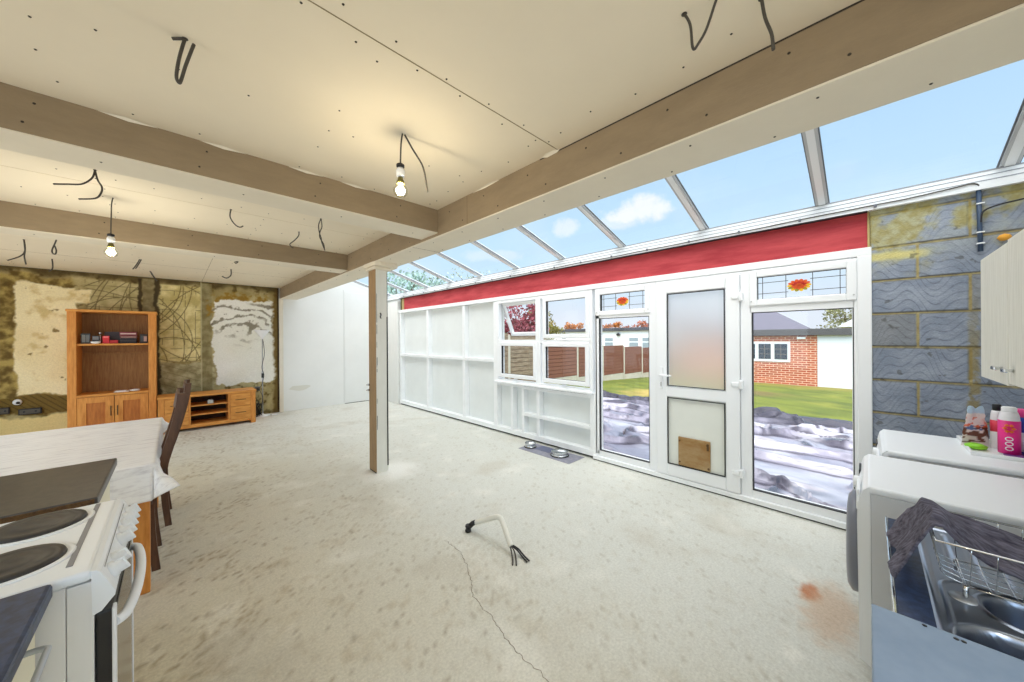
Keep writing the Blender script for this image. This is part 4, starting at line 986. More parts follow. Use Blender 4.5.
oh = MB(); oh.tube(smooth_path([(-0.115, 1.405, 0.722), (-0.098, 1.43, 0.722), (-0.086, 1.52, 0.722), (-0.082, 1.64, 0.722), (-0.086, 1.76, 0.722), (-0.098, 1.85, 0.722), (-0.115, 1.872, 0.722)]), 0.0125, 10); oh.build('handle', M_ENAMEL, odr)
MB().box(-0.17, -0.125, CY0+0.01, CY1-0.01, 0.03, 0.13, 0.004).build('drawer', M_ENAMEL, ck_)
for x in (-0.7, -0.22):
    for y in (1.40, 1.88): MB().lathe([(0.02, 0), (0.02, 0.032)], (x, y, 0), 10).build('foot', M_BLACK, ck_)

# ================================================================ RIGHT APPLIANCES
def appliance(x0, x1, yf, h, name, label, dark_door):
    t = thing(name, ((x0+x1)/2, yf-0.3, 0), label, name.replace('_', ' '))
    MB().box(x0+0.002, x1-0.002, yf-0.56, yf-0.0, 0.02, h-0.03, 0.003).build('body', M_ENAMELG, t)
    MB().box(x0-0.002, x1+0.002, yf-0.575, yf+0.012, h-0.03, h, 0.012, seg=3).build('top_panel', M_ENAMEL, t)
    m = MB(); m.prism([(yf, 0.105), (yf+0.034, 0.125), (yf+0.040, 0.70), (yf+0.038, 0.775), (yf+0.022, h-0.02), (yf+0.006, h-0.003), (yf, h-0.003)], 'x', x0, x1)
    m.build('front_panel', M_ENAMEL, t)
    xc = (x0+x1)/2
    m = MB(); m.lathe([(0.225, 0.038), (0.225, 0.058), (0.20, 0.074), (0.165, 0.078), (0.15, 0.068), (0.0, 0.064)], (xc, yf, 0.50), 36, axis='y')
    d = m.build('door', M_FROSTDK if dark_door else M_ENAMEL, t)
    MB().lathe([(0.15, 0.070), (0.12, 0.078), (0.0, 0.084)], (xc, yf, 0.50), 30, axis='y').build('door_glass', M_OVENG, d)
    m = MB(); m.box(x0+0.02, x0+0.19, yf+0.030, yf+0.042, 0.735, 0.822, 0.006); m.build('detergent_drawer', M_ENAMEL, t)
    MB().lathe([(0.028, 0.03), (0.027, 0.055), (0.0, 0.058)], (xc, yf, 0.775), 20, axis='y').build('knob', M_ENAMEL, t)
    MB().box(x1-0.16, x1-0.03, yf+0.031, yf+0.04, 0.75, 0.80, 0.003).build('display', M_BLACK, t)
    MB().box(x0+0.01, x1-0.01, yf-0.03, yf-0.002, 0.02, 0.10, 0.002).build('plinth', M_ENAMEL, t)
    for x in (x0+0.05, x1-0.05):
        for y in (yf-0.05, yf-0.52): MB().lathe([(0.02, 0), (0.02, 0.022)], (x, y, 0), 10).build('foot', M_BLACK, t)
    return t
appliance(2.05, 2.628, -0.004, 0.85, 'washing_machine', 'white washing machine with dark grey door standing next to the sink', True)
appliance(2.705, 3.315, -0.072, 0.865, 'tumble_dryer', 'white tumble dryer by the garden wall with a tray on top', False)

# tray with laundry things on the dryer
ZT = 0.865
tray = MB()
tray.box(2.90, 3.29, -0.66, -0.37, ZT, ZT+0.006, 0.002)
tray.frame(-0.66, -0.37, ZT, ZT+0.022, 0.0, 3.0, 3.0) if False else None
for (a, b_, c_, d_) in ((2.89, 2.90, -0.665, -0.365), (3.29, 3.30, -0.665, -0.365), (2.89, 3.30, -0.37, -0.36), (2.89, 3.30, -0.67, -0.66)): tray.box(a, b_, c_, d_, ZT, ZT+0.02, 0.003)
tray.build('tray', M_PVC, label='shallow white plastic tray on top of the tumble dryer', cat='tray')
ZI = ZT+0.0075
pk = thing('washing_packet', (3.11, -0.405, ZI), 'crumpled pale packet with brown and orange print, leftmost on the tray', 'packet')
def pkt(u, v):
    # upright pouch: wide at the bottom, pinched top, in the plane facing the camera
    w = 0.062-0.030*v; a = u*2*math.pi; d = 0.03*(1-v)+0.003
    lx = math.cos(a)*w; ly = math.sin(a)*d
    ca, sa = 0.55, 0.83
    off = 0.02*v*0
    X = 3.11+lx*ca*(-1)-ly*sa*0.7+0.004*N(u*8, v*7, 2); Y = -0.405+lx*sa*(1)+ly*ca+0.006*N(u*9, v*8, 5)
    return (X, Y, ZI+v*0.205+0.012*math.sin(a*2)*v)
def pkcol(x, y, z):
    h = (z-ZI)/0.205; n = fbm(x*1.0, z, 40, 2, y*30)
    c = (234, 226, 220)
    if 0.1 < h < 0.5 and n > -0.05: c = (112, 66, 48)
    if 0.5 < h < 0.75 and n > 0.05: c = (226, 116, 70)
    if 0.42 < h < 0.55 and n < -0.1: c = (90, 130, 180)
    if h > 0.86: c = (190, 220, 236)
    return c
m = MB(); m.grid(pkt, 40, 40); m.build('pouch', mat_attr('printed_pouch', 0.35, 0.05), pk, colfn=pkcol, fixn=False)
MB().lathe([(0.0, 0), (0.035, 0.004), (0.04, 0.018), (0.02, 0.028), (0, 0.03)], (3.03, -0.395, ZI), 12).build('green_capsule_bag', mat('lime_green', (140, 214, 40), 0.4, bump=.4, bscale=40), label='small lime green sachet lying in front of the pale packet', cat='sachet')
def bottle(name, x, y, r, h, col, cap, label, band=None, shape=0, caph=0.03, ry=None):
    t = thing(name, (x, y, ZI), label, 'bottle', 'bottles on the tray'); ry = ry or r
    pr = [(r*0.9, 0), (r, 0.01), (r, h*0.55), (r*0.98, h*0.78), (r*(0.9 if shape == 0 else 0.6), h*0.92), (r*(0.75 if shape == 0 else 0.4), h)]
    m = MB(); m.lathe(pr, (x, y, ZI), 22)
    m.build('body', mat(name+'_%d' % int(x*1000), col, 0.3), t)
    if band:
        for (z0_, z1_, rgb) in band:
            MB().lathe([(r*1.012, h*z0_), (r*1.012, h*z1_)], (x, y, ZI), 22).build('label_band', mat('lb_%d_%d_%d' % rgb, rgb, 0.4), t)
    cr = r*(0.7 if shape == 0 else 0.38)
    MB().lathe([(cr, h), (cr, h+caph), (cr*0.8, h+caph+0.004)], (x, y, ZI), 18).build('cap', mat('cap_%d_%d_%d' % cap, cap, 0.4), t)
    return t
bottle('slim_bottle', 3.12, -0.474, 0.022, 0.20, (238, 238, 240), (30, 30, 34), 'slim white bottle with black cap behind the pink one on the tray', [(0.45, 0.75, (226, 60, 84))])
pb = bottle('detergent_bottle', 3.00, -0.492, 0.034, 0.215, (238, 236, 240), (244, 244, 246), 'white detergent bottle with bright pink label on the tray', [(0.03, 0.80, (236, 40, 140))], caph=0.02)
# pale letter-like marks and orange flower on the pink label
m = MB(); dirc = Vector((-3.00, 0.492, 0)).normalized(); side = Vector((-dirc.y, dirc.x, 0))
for k in range(3):
    zc = ZI+0.035+0.024*k
    ring = [(math.cos(a)*0.011, math.sin(a)*0.009) for a in [i*math.pi/6 for i in range(13)]]
    m.tube([Vector((3.00, -0.492, zc))+dirc*0.0355+side*p_[0]+Vector((0, 0, p_[1])) for p_ in ring], 0.0022, 5)
m.build('white_letters', mat('white_print', (250, 248, 250), 0.5), pb)
m = MB()
for k in range(6):
    a = k*1.047
    c_ = Vector((3.00, -0.492, ZI+0.135))+dirc*0.037+side*(0.013*math.cos(a))+Vector((0, 0, 0.017*math.sin(a)))
    m.lathe([(0, -0.008), (0.009, 0), (0, 0.008)], tuple(c_), 8)
m.build('orange_print', mat('orange_print', (244, 120, 50), 0.5), pb)
bottle('blue_bottle', 3.07, -0.542, 0.040, 0.185, (24, 60, 170), (240, 70, 150), 'royal blue bottle with white label at the right of the tray', [(0.08, 0.6, (226, 230, 240))], caph=0.035)
bottle('small_blue_bottle', 3.20, -0.44, 0.020, 0.075, (40, 104, 160), (30, 80, 140), 'small blue bottle between the packet and the pink label bottle', None, caph=0.02)
MB().box(2.93, 3.06, -0.60, -0.47, ZI-0.001, ZI+0.008, 0.003).build('purple_wrapper', mat('purple_wrap', (110, 50, 130), 0.4), label='flat purple wrapper under the bottles at the front of the tray', cat='wrapper')

# wall cupboard
cb = thing('wall_cupboard', (2.2, -0.57, 1.26), 'pale woodgrain wall cupboard hanging at the right above the appliances', 'cupboard')
MB().box(1.46, 2.934, YR, -0.42, 1.262, 1.862, 0.002).build('carcass', M_CABW, cb)
for i, (a, b_) in enumerate(((2.452, 2.936), (1.958, 2.446), (1.464, 1.952))):
    z0_, z1_ = ((1.262, 1.853), (1.272, 1.862), (1.27, 1.868))[i]
    d = MB().box(a, b_, -0.418, -0.40, z0_, z1_, 0.003).build('door', M_CABW, cb)
    hx = (2.53, 2.37, 1.54)[i]
    m = MB(); m.tube([(hx, -0.402, 1.33), (hx, -0.372, 1.33)], 0.006, 8); m.box(hx-0.028, hx+0.028, -0.385, -0.372, 1.322, 1.338, 0.004); m.build('handle', M_CHROME, d)

# sink base, worktop strip, sink
sb = thing('sink_cabinet', (1.47, -0.35, 0), 'white sink base cabinet below the steel sink', 'cabinet')
MB().box(1.075, 1.89, -0.70, -0.075, 0.1, 0.60, 0.002).build('carcass', M_WHITE, sb)
MB().box(1.075, 1.89, -0.70, -0.09, 0.0, 0.10).build('plinth', M_WHITE, sb)
for a, b_ in ((1.078, 1.48), (1.485, 1.888)): MB().box(a, b_, -0.074, -0.058, 0.11, 0.76, 0.003).build('door', M_WHITE, sb)
SZ = 0.80
sk = thing('sink', (1.48, -0.35, 0.6), 'stainless steel sink with two bowls and a blue-black edge strip', 'sink')
MB().box(1.075, 1.895, -0.112, -0.046, SZ-0.03, SZ-0.002, 0.003).build('worktop_strip', M_WTOPB, sk)
MB().box(1.075, 1.895, -0.047, -0.040, SZ-0.032, SZ+0.002, 0.002).build('front_trim', M_CHROME, sk)
# sink top : heightfield with bowls and drainer grooves
def rbox(x, y, cx, cy_, hx, hy, r):
    dx = abs(x-cx)-(hx-r); dy = abs(y-cy_)-(hy-r)
    return math.hypot(max(dx, 0), max(dy, 0))+min(max(dx, dy), 0)-r
def sinkz(u, v):
    x = 1.075+u*0.82; y = -0.66+v*0.552
    z = SZ
    d1_ = rbox(x, y, 1.445, -0.365, 0.068, 0.165, 0.062); d2_ = rbox(x, y, 1.225, -0.335, 0.098, 0.20, 0.085)
    for d_, dep in ((d1_, 0.11), (d2_, 0.16)):
        if d_ < 0.012: z = min(z, SZ-dep*sst(0.003, -0.020, d_))
        z += 0.0035*sst(0.008, 0.0, abs(d_-0.010))
    rim = rbox(x, y, 1.31, -0.37, 0.215, 0.235, 0.05)
    z += 0.004*sst(0.006, 0.0, abs(rim))
    if x > 1.56 and -0.58 < y < -0.16: z += -0.004*max(0, math.sin((y)*2*math.pi/0.045))*sst(1.56, 1.60, x)*sst(1.87, 1.84, x)
    e_ = min(x-1.075, 1.895-x, y+0.66, -0.108-y)
    z += 0.004*sst(0.02, 0.008, e_)-0.006*sst(0.006, 0.0, e_)
    return (x, y, z)
m = MB(); m.grid(sinkz, 230, 170); m.build('basin', mat('brushed_steel', (166, 174, 188), 0.28, metal=1.0, bump=0.02, bscale=200), sk, fixn=False)
MB().lathe([(0.026, -0.002), (0.025, 0.0025), (0.0, 0.003)], (1.44, -0.168, SZ), 24).build('overflow_plate', mat('satin_plate', (200, 204, 208), 0.45, metal=0.7), sk)
for x, y, z in ((1.445, -0.365, SZ-0.112), (1.225, -0.335, SZ-0.162)): MB().lathe([(0.035, 0.001), (0.03, 0.004), (0.0, 0.003)], (x, y, z), 20).build('drain', M_CHROME, sk)
# blue-grey sheet worktop in foreground
sh = MB(); sh.box(0.40, 1.066, -0.74, -0.002, 0.878, 0.90, 0.003)
for x, y in ((1.055, -0.075), (1.05, -0.113), (1.05, -0.122)): sh.lathe([(0.0035, 0), (0.0035, 0.0012), (0, 0.0013)], (x, y, 0.90), 10, 1)
sh.build('worktop_sheet', [M_SHEET, M_BLACK], label='blue-grey metal sheet worktop at the bottom right corner', cat='worktop')
bu = thing('base_cabinet', (0.73, -0.35, 0), 'white base cabinet carrying the blue-grey sheet at the bottom right', 'cabinet')
MB().box(0.42, 1.06, -0.72, -0.03, 0.1, 0.877, 0.002).build('carcass', M_WHITE, bu); MB().box(0.42, 1.06, -0.70, -0.06, 0, 0.1).build('plinth', M_WHITE, bu)
for a, b_ in ((0.423, 0.738), (0.742, 1.058)): MB().box(a, b_, -0.029, -0.012, 0.11, 0.87, 0.003).build('door', M_WHITE, bu)

# dish rack
rk = thing('dish_rack', (1.51, -0.32, SZ), 'chrome wire dish rack standing on the sink drainer', 'dish rack')
RX0, RX1, RY0, RY1 = 1.385, 1.635, -0.53, -0.118; ZR = 0.95
def loop(z, r, ins=0.0):
    a, b_, c_, d_ = RX0+ins, RX1-ins, RY0+ins, RY1-ins
    return MB().tube([(a, c_, z), (a, d_, z), (b_, d_, z), (b_, c_, z), (a, c_, z)], r, 8)
loop(ZR, 0.0026).build('top_rim', M_CHROME, rk); loop(SZ+0.035, 0.002, 0.05).build('lower_rim', M_CHROME, rk)
w = MB()
for k in range(9):
    y = RY1-0.055-k*0.038
    w.tube(smooth_path([(RX0, y, ZR), (RX0+0.012, y, ZR-0.07), (RX0+0.055, y, SZ+0.035), (RX1-0.055, y, SZ+0.035), (RX1-0.012, y, ZR-0.07), (RX1, y, ZR)], 4), 0.0012, 5)
w.build('cross_wires', M_CHROME, rk)
w = MB()
for k in range(5):
    x = RX0+0.062+k*0.032
    w.tube(smooth_path([(x, RY1, ZR), (x, RY1-0.01, ZR-0.07), (x, RY1-0.052, SZ+0.033), (x, RY0+0.052, SZ+0.033), (x, RY0, ZR)], 4), 0.0012, 5)
w.build('long_wires', M_CHROME, rk)
for x in (RX0+0.052, RX1-0.052):
    for y in (RY0+0.052, RY1-0.052): MB().tube([(x, y, SZ+0.035), (x, y, SZ+0.007)], 0.005, 6).build('foot', M_CHROME, rk)

# towel over rack
def towel(u, v):
    # u runs from the free end hanging off the rack towards the wall, v from the far wire to the near one
    Y = [(-0.048, 0.835), (-0.066, 0.872), (-0.092, 0.930), (-0.116, 0.970), (-0.15, 0.966), (-0.20, 0.960), (-0.25, 0.950), (-0.31, 0.925)]
    f = u*(len(Y)-1); i = min(int(f), len(Y)-2); t = f-i
    y = Y[i][0]*(1-t)+Y[i+1][0]*t; z = Y[i][1]*(1-t)+Y[i+1][1]*t
    x = 1.655-v*(0.262-0.05*u)-0.02*sst(0.35, 0.0, u)+0.04*sst(0.4, 0.0, u)*(1-v)
    z += -0.060*sst(0.0, 0.5, v)*sst(0.50, 0.80, u)+0.006*math.sin(v*11+u*5)+0.010*fbm(u*3, v*4, 1.6, 3)
    z += 0.012*sst(0.30, 0.45, u)*sst(0.62, 0.5, u)
    z -= 0.02*sst(0.12, 0.0, v)
    y += 0.012*math.sin(v*9)*(1-u)+0.008*fbm(u*3, v*5, 2, 2, 7)
    x += 0.010*math.sin(u*9)
    return (x, y, max(z, SZ+0.016))
m = MB(); m.grid(towel, 60, 90)
mt = mat('charcoal_towel', (142, 138, 156), 0.95, rgb2=(76, 72, 88), scale=9, stretch=(14, 2, 6), bump=0.8, bscale=120)
tw = m.build('towel', mt, label='charcoal ribbed tea towel draped over the left end of the dish rack', cat='towel', fixn=False)
s_ = tw.modifiers.new('t', 'SOLIDIFY'); s_.thickness = 0.006; s_.offset = 1

# ================================================================ FLOOR THINGS
pf = thing('pipe_stub', (1.66, 1.95, 0), 'bent white plastic pipe stub with cables rising from the middle of the floor', 'pipe')
MB().tube(smooth_path([(1.645, 2.105, 0.062), (1.665, 2.03, 0.10), (1.695, 1.93, 0.150), (1.705, 1.895, 0.155), (1.70, 1.86, 0.145), (1.665, 1.76, 0.075), (1.65, 1.715, 0.045)]), 0.019, 12).build('pipe', mat('old_white_pipe', (226, 224, 214), 0.35, var=.08, scale=10), pf)
ft = MB(); ft.lathe([(0.022, 0.0), (0.024, 0.012), (0.018, 0.02), (0.018, 0.03), (0.023, 0.04), (0.02, 0.052)], (1.60, 2.135, 0), 12); ft.tube([(1.605, 2.13, 0.035), (1.63, 2.115, 0.06), (1.648, 2.10, 0.066)], 0.019, 10); ft.build('fitting', M_BLACK, pf)
cbm = MB()
cbm.tube(smooth_path([(1.652, 1.72, 0.047), (1.645, 1.68, 0.03), (1.62, 1.64, 0.012), (1.575, 1.59, 0.006)]), 0.005, 6)
cbm.tube(smooth_path([(1.648, 1.72, 0.043), (1.63, 1.69, 0.02), (1.60, 1.65, 0.008), (1.56, 1.61, 0.006)]), 0.005, 6)
cbm.build('cable', M_CABLE, pf)
cbm = MB()
cbm.tube(smooth_path([(1.657, 1.72, 0.047), (1.665, 1.67, 0.030), (1.66, 1.62, 0.012), (1.648, 1.565, 0.008)]), 0.0055, 6)
cbm.tube(smooth_path([(1.660, 1.72, 0.050), (1.675, 1.67, 0.035), (1.672, 1.62, 0.018), (1.665, 1.56, 0.008)]), 0.0055, 6)
cbm.build('cable', M_BLACK, pf)

M_MAT = mat('grey_mat', (148, 148, 160), 0.7, rgb2=(128, 128, 142), scale=20)
pm = MB(); pm.box(3.29, 3.61, 2.44, 3.27, 0.0, 0.005, 0.002); pm.box(3.42, 3.60, 2.85, 3.10, 0.005, 0.007, 0.001, 1)
pm.build('pet_mat', [M_MAT, mat('blue_grey_spill', (86, 92, 122), 0.35)], label='grey rubber pet feeding mat on the floor under the low windows', cat='mat')
def pbowl(x, y, r, h, label):
    t = thing('pet_bowl', (x, y, 0.005), label, 'pet bowl', 'steel pet bowls')
    MB().lathe([(r*1.05, 0.0), (r*1.08, 0.008), (r*0.98, 0.012), (r*0.92, h*0.6), (r, h), (r*0.97, h+0.004), (r*0.86, h*0.6), (r*0.6, h*0.35), (0, h*0.33)], (x, y, 0.0055), 28).build('bowl', M_STEEL, t)
    MB().lathe([(r*1.10, 0), (r*1.12, 0.009), (r*1.02, 0.012)], (x, y, 0.0052), 28).build('rubber_ring', M_BLACK, t)
pbowl(3.44, 3.19, 0.075, 0.055, 'smaller steel pet bowl at the far end of the grey mat')
pbowl(3.45, 2.70, 0.105, 0.05, 'larger steel pet bowl in the near half of the grey mat')

# ================================================================ OUTSIDE
def gz(x):   # garden falls gently away from the house
    return -0.12-0.045*max(0, x-6.5)
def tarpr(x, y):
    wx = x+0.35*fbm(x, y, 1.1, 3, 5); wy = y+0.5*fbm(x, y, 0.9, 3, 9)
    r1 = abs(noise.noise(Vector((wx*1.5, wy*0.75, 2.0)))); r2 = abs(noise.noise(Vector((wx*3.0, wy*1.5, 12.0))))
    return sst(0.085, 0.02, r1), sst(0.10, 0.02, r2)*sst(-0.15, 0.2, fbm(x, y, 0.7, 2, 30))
def tarpz(x, y):
    a_, b_ = tarpr(x, y)
    return 0.02+0.075*a_+0.035*b_+0.012*fbm(x, y, 2.5, 3)+0.004*fbm(x, y, 9, 2)
def tarpcol(x, y, z):  # pale flats carry a painted sky reflection, ridges keep the dark plastic
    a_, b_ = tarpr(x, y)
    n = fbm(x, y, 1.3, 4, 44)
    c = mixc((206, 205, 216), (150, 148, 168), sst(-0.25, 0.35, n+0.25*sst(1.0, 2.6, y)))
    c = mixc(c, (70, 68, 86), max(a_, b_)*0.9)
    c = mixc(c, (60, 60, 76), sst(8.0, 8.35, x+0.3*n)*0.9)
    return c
gd = MB()
def gpt(u, v):
    x = XW+0.16+(u**1.3)*40; y = -14+v*44
    z = gz(x)+0.03*fbm(x, y, 0.7, 3)*sst(3.9, 5, x)
    return (x, y, z)
gd.grid(gpt, 90, 110)
def gcol(x, y, z):
    n = fbm(x, y, 0.9, 3, 3); n2 = fbm(x, y, 4, 3, 8)
    c = mixc((88, 104, 34), (124, 132, 42), 0.5+n*1.6); c = mixc(c, (66, 82, 26), sst(0.0, 0.35, n2)*.7); c = mixc(c, (140, 134, 60), sst(0.1, 0.4, fbm(x, y, 2.0, 3, 40))*.5)
    d = math.hypot((x-11.3)/2.0, (y-4.9)/0.8); c = mixc(c, (186, 158, 92), sst(1.2, 0.5, d+n2*.8)*0.8)
    d = math.hypot((x-14.5)/1.3, (y-3.0)/1.2); c = mixc(c, (112, 92, 62), sst(1.2, 0.4, d+n2)*0.8)
    c = mixc(c, (160, 140, 70), sst(17.8, 19.5, x+n2)*0.6)
    return c
mg = mat_attr('lawn_grass', 0.9, 0.25, 25, 0.8, 40)
gd.build('lawn', mg, kind='structure', colfn=gcol, fixn=False)
tp = MB()
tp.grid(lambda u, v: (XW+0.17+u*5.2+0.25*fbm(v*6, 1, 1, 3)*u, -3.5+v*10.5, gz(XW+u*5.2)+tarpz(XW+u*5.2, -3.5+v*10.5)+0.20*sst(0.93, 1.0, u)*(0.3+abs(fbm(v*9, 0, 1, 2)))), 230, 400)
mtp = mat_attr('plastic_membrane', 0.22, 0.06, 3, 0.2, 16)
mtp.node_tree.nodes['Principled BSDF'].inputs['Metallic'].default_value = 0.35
tp.build('ground_membrane', mtp, label='wrinkled shiny black plastic membrane with painted pale sky reflection on the ground outside the doors', cat='plastic sheet', fixn=False, colfn=tarpcol)

# garage
GX = 20.3; GZ = gz(GX)
ga = thing('brick_garage', (GX+3, 4.0, GZ), 'red brick garage with white door and white framed window beyond the lawn', 'garage')
MB().box(GX, GX+5, 1.57, 7.4, GZ-0.2, 1.52).build('brick_wall', mat_brick('garage_brick', (200, 104, 70), (172, 78, 52), (226, 196, 172), 0.30, 0.10), ga)
MB().box(GX+0.02, GX+5, -1.3, 1.57, GZ-0.2, 1.52).build('white_wall', M_WHITE, ga)
MB().box(GX-0.02, GX+0.03, -1.2, 1.55, GZ, 1.40, 0.01).build('garage_door', M_PVC, ga)
MB().box(GX-0.25, GX+5.2, -1.6, 7.6, 1.52, 1.82, 0.02).build('flat_roof', mat('felt_roof_edge', (92, 90, 92), 0.8, var=.2, scale=3, stretch=(1, 1, 6)), ga)
wf = MB(); 
wf.box(GX-0.05, GX+0.02, 2.5, 4.45, 0.30, 1.24, 0.01)
wfo = wf.build('window_frame', M_PVC, ga)
for k in range(3):
    y0_ = 2.60+0.62*k
    po = MB().box(GX-0.065, GX-0.04, y0_, y0_+0.48, 0.42, 1.14, 0.002).build('window_glass', mat('dark_pane', (62, 72, 84), 0.15), wfo)
    m = MB()
    for zz in (0.66, 0.90): m.box(GX-0.072, GX-0.064, y0_, y0_+0.48, zz-0.012, zz+0.012)
    m.box(GX-0.072, GX-0.064, y0_+0.23, y0_+0.25, 0.42, 1.14); m.build('glazing_bars', mat('brown_bar', (120, 112, 104), 0.5), po)
MB().box(GX-0.16, GX-0.01, 1.95, 2.25, 1.36, 1.46, 0.02).build('wall_light', M_PVC, ga)

def hip_house(x, y0, y1, zb, ze, zr, depth, wallm, roofm, label):
    t = thing('house', (x+depth/2, (y0+y1)/2, zb), label, 'house', 'houses beyond the garden')
    MB().box(x+0.3, x+depth-0.3, y0+0.3, y1-0.3, zb, ze).build('walls', wallm, t)
    cx = x+depth/2; my = (y0+y1)/2; rl = max(0.3, (y1-y0)/2-depth/2+0.5)
    V = [(x, y0, ze), (x+depth, y0, ze), (x+depth, y1, ze), (x, y1, ze), (cx, my-rl, zr), (cx, my+rl, zr)]
    MB().add(V, [[0, 1, 4], [1, 2, 5, 4], [2, 3, 5], [3, 0, 4, 5], [0, 3, 2, 1]]).build('roof', roofm, t)
    MB().box(cx+0.6, cx+1.2, my+rl-0.1, my+rl+0.5, zr-1.2, zr+0.1).build('chimney', mat('chimney_brick', (150, 90, 66), 0.9), t)
    return t
M_SLATE = mat('slate_roof', (104, 102, 118), 0.7, var=0.2, scale=3, stretch=(1, 1, 6))
hip_house(28.0, 2.0, 8.6, -1, 1.4, 3.5, 7, M_WHITEW, M_SLATE, 'house with a grey hipped slate roof rising behind the brick garage')
# white outbuilding behind fence
ob = thing('white_outbuilding', (26, 15, -1), 'long white outbuilding with flat dark roof behind the brown fence', 'outbuilding')
MB().box(24, 29, 9.6, 22, -1.2, 1.98).build('walls', mat('outb_white', (244, 244, 244), 0.7), ob)
MB().box(23.8, 29.2, 9.4, 22.2, 1.98, 2.22, 0.02).build('flat_roof', mat('felt_roof_dark', (74, 74, 82), 0.8), ob)
for yc in (10.9, 11.9, 13.9):
    f_ = MB().box(23.95, 24.02, yc-0.42, yc+0.42, 0.4, 1.55, 0.01).build('window', M_PVC, ob)
    MB().box(23.93, 23.96, yc-0.33, yc+0.33, 0.5, 1.12).build('pane', mat('grey_pane', (146, 160, 168), 0.2), f_)
    MB().box(23.93, 23.96, yc-0.33, yc+0.33, 1.22, 1.46).build('pane', mat('grey_pane', (146, 160, 168), 0.2), f_)
MB().lathe([(0.1, 0), (0.14, 0.12), (0.05, 0.22), (0, 0.24)], (23.9, 13.1, 1.62), 10).build('wall_lamp', M_BLACK, ob)
hip_house(38, 11.5, 19.5, -1, 2.1, 4.6, 8, M_WHITEW, M_SLATE, 'house with a grey hipped roof seen above the white outbuilding')

# boundary fence
fe = thing('garden_fence', (13, 8.3, -0.5), 'brown timber panel fence with concrete posts and gravel boards along the garden', 'fence')
M_CONC = mat('concrete', (206, 200, 184), 0.9, var=0.12, scale=5)
M_FBR = mat('brown_fence', (150, 100, 80), 0.85, rgb2=(112, 70, 56), scale=9, stretch=(1, 1, 8))
M_FGR = mat('weathered_fence', (176, 160, 138), 0.85, rgb2=(118, 98, 78), scale=6, stretch=(0.6, 1, 9))
xp = 4.05; k = 0
FY = 8.3
while xp < 22.5:
    grey = xp < 9.0
    w_ = 1.93
    zb_ = gz(xp+1)-0.05; gh = 0.32 if not grey else 0.12; ph = 1.30 if not grey else 1.62
    if grey: gh = 0.2
    MB().box(xp-0.05, xp+0.05, FY-0.055, FY+0.055, zb_-0.1, zb_+gh+ph+0.06, 0.008).build('fence_post', M_CONC, fe)
    MB().box(xp+0.05, xp+w_-0.05, FY-0.025, FY+0.025, zb_, zb_+gh, 0.004).build('gravel_board', M_CONC, fe)
    m = MB(); mm = M_FGR if grey else M_FBR
    n_ = 9 if not grey else 11
    for i in range(n_):
        z0_ = zb_+gh+ph*i/n_
        m.box(xp+0.05, xp+w_-0.05, FY-0.030, FY-0.004, z0_+0.012, z0_+ph/n_-0.012, 0.008); m.box(xp+0.05, xp+w_-0.05, FY-0.004, FY+0.004, z0_, z0_+ph/n_, 0)
    for xx in ((xp+0.06), xp+w_*0.5, xp+w_-0.06): m.box(xx-0.02, xx+0.02, FY-0.04, FY-0.02, zb_+gh, zb_+gh+ph, 0.003)
    m.box(xp+0.05, xp+w_-0.05, FY-0.035, FY+0.02, zb_+gh+ph, zb_+gh+ph+0.03, 0.003)
    m.build('fence_panel', mm, fe)
    xp += w_; k += 1
# side return of the same boundary at far end of the garden
fe2 = thing('end_fence', (22.4, 8.0, -1), 'short brown fence closing the far end of the lawn beside the garage', 'fence')
m = MB()
for i in range(12): m.box(22.38, 22.41, 7.6, 8.2, GZ+i*0.12, GZ+i*0.12+0.125, 0.002)
m.build('fence_panel', M_FBR, fe2)

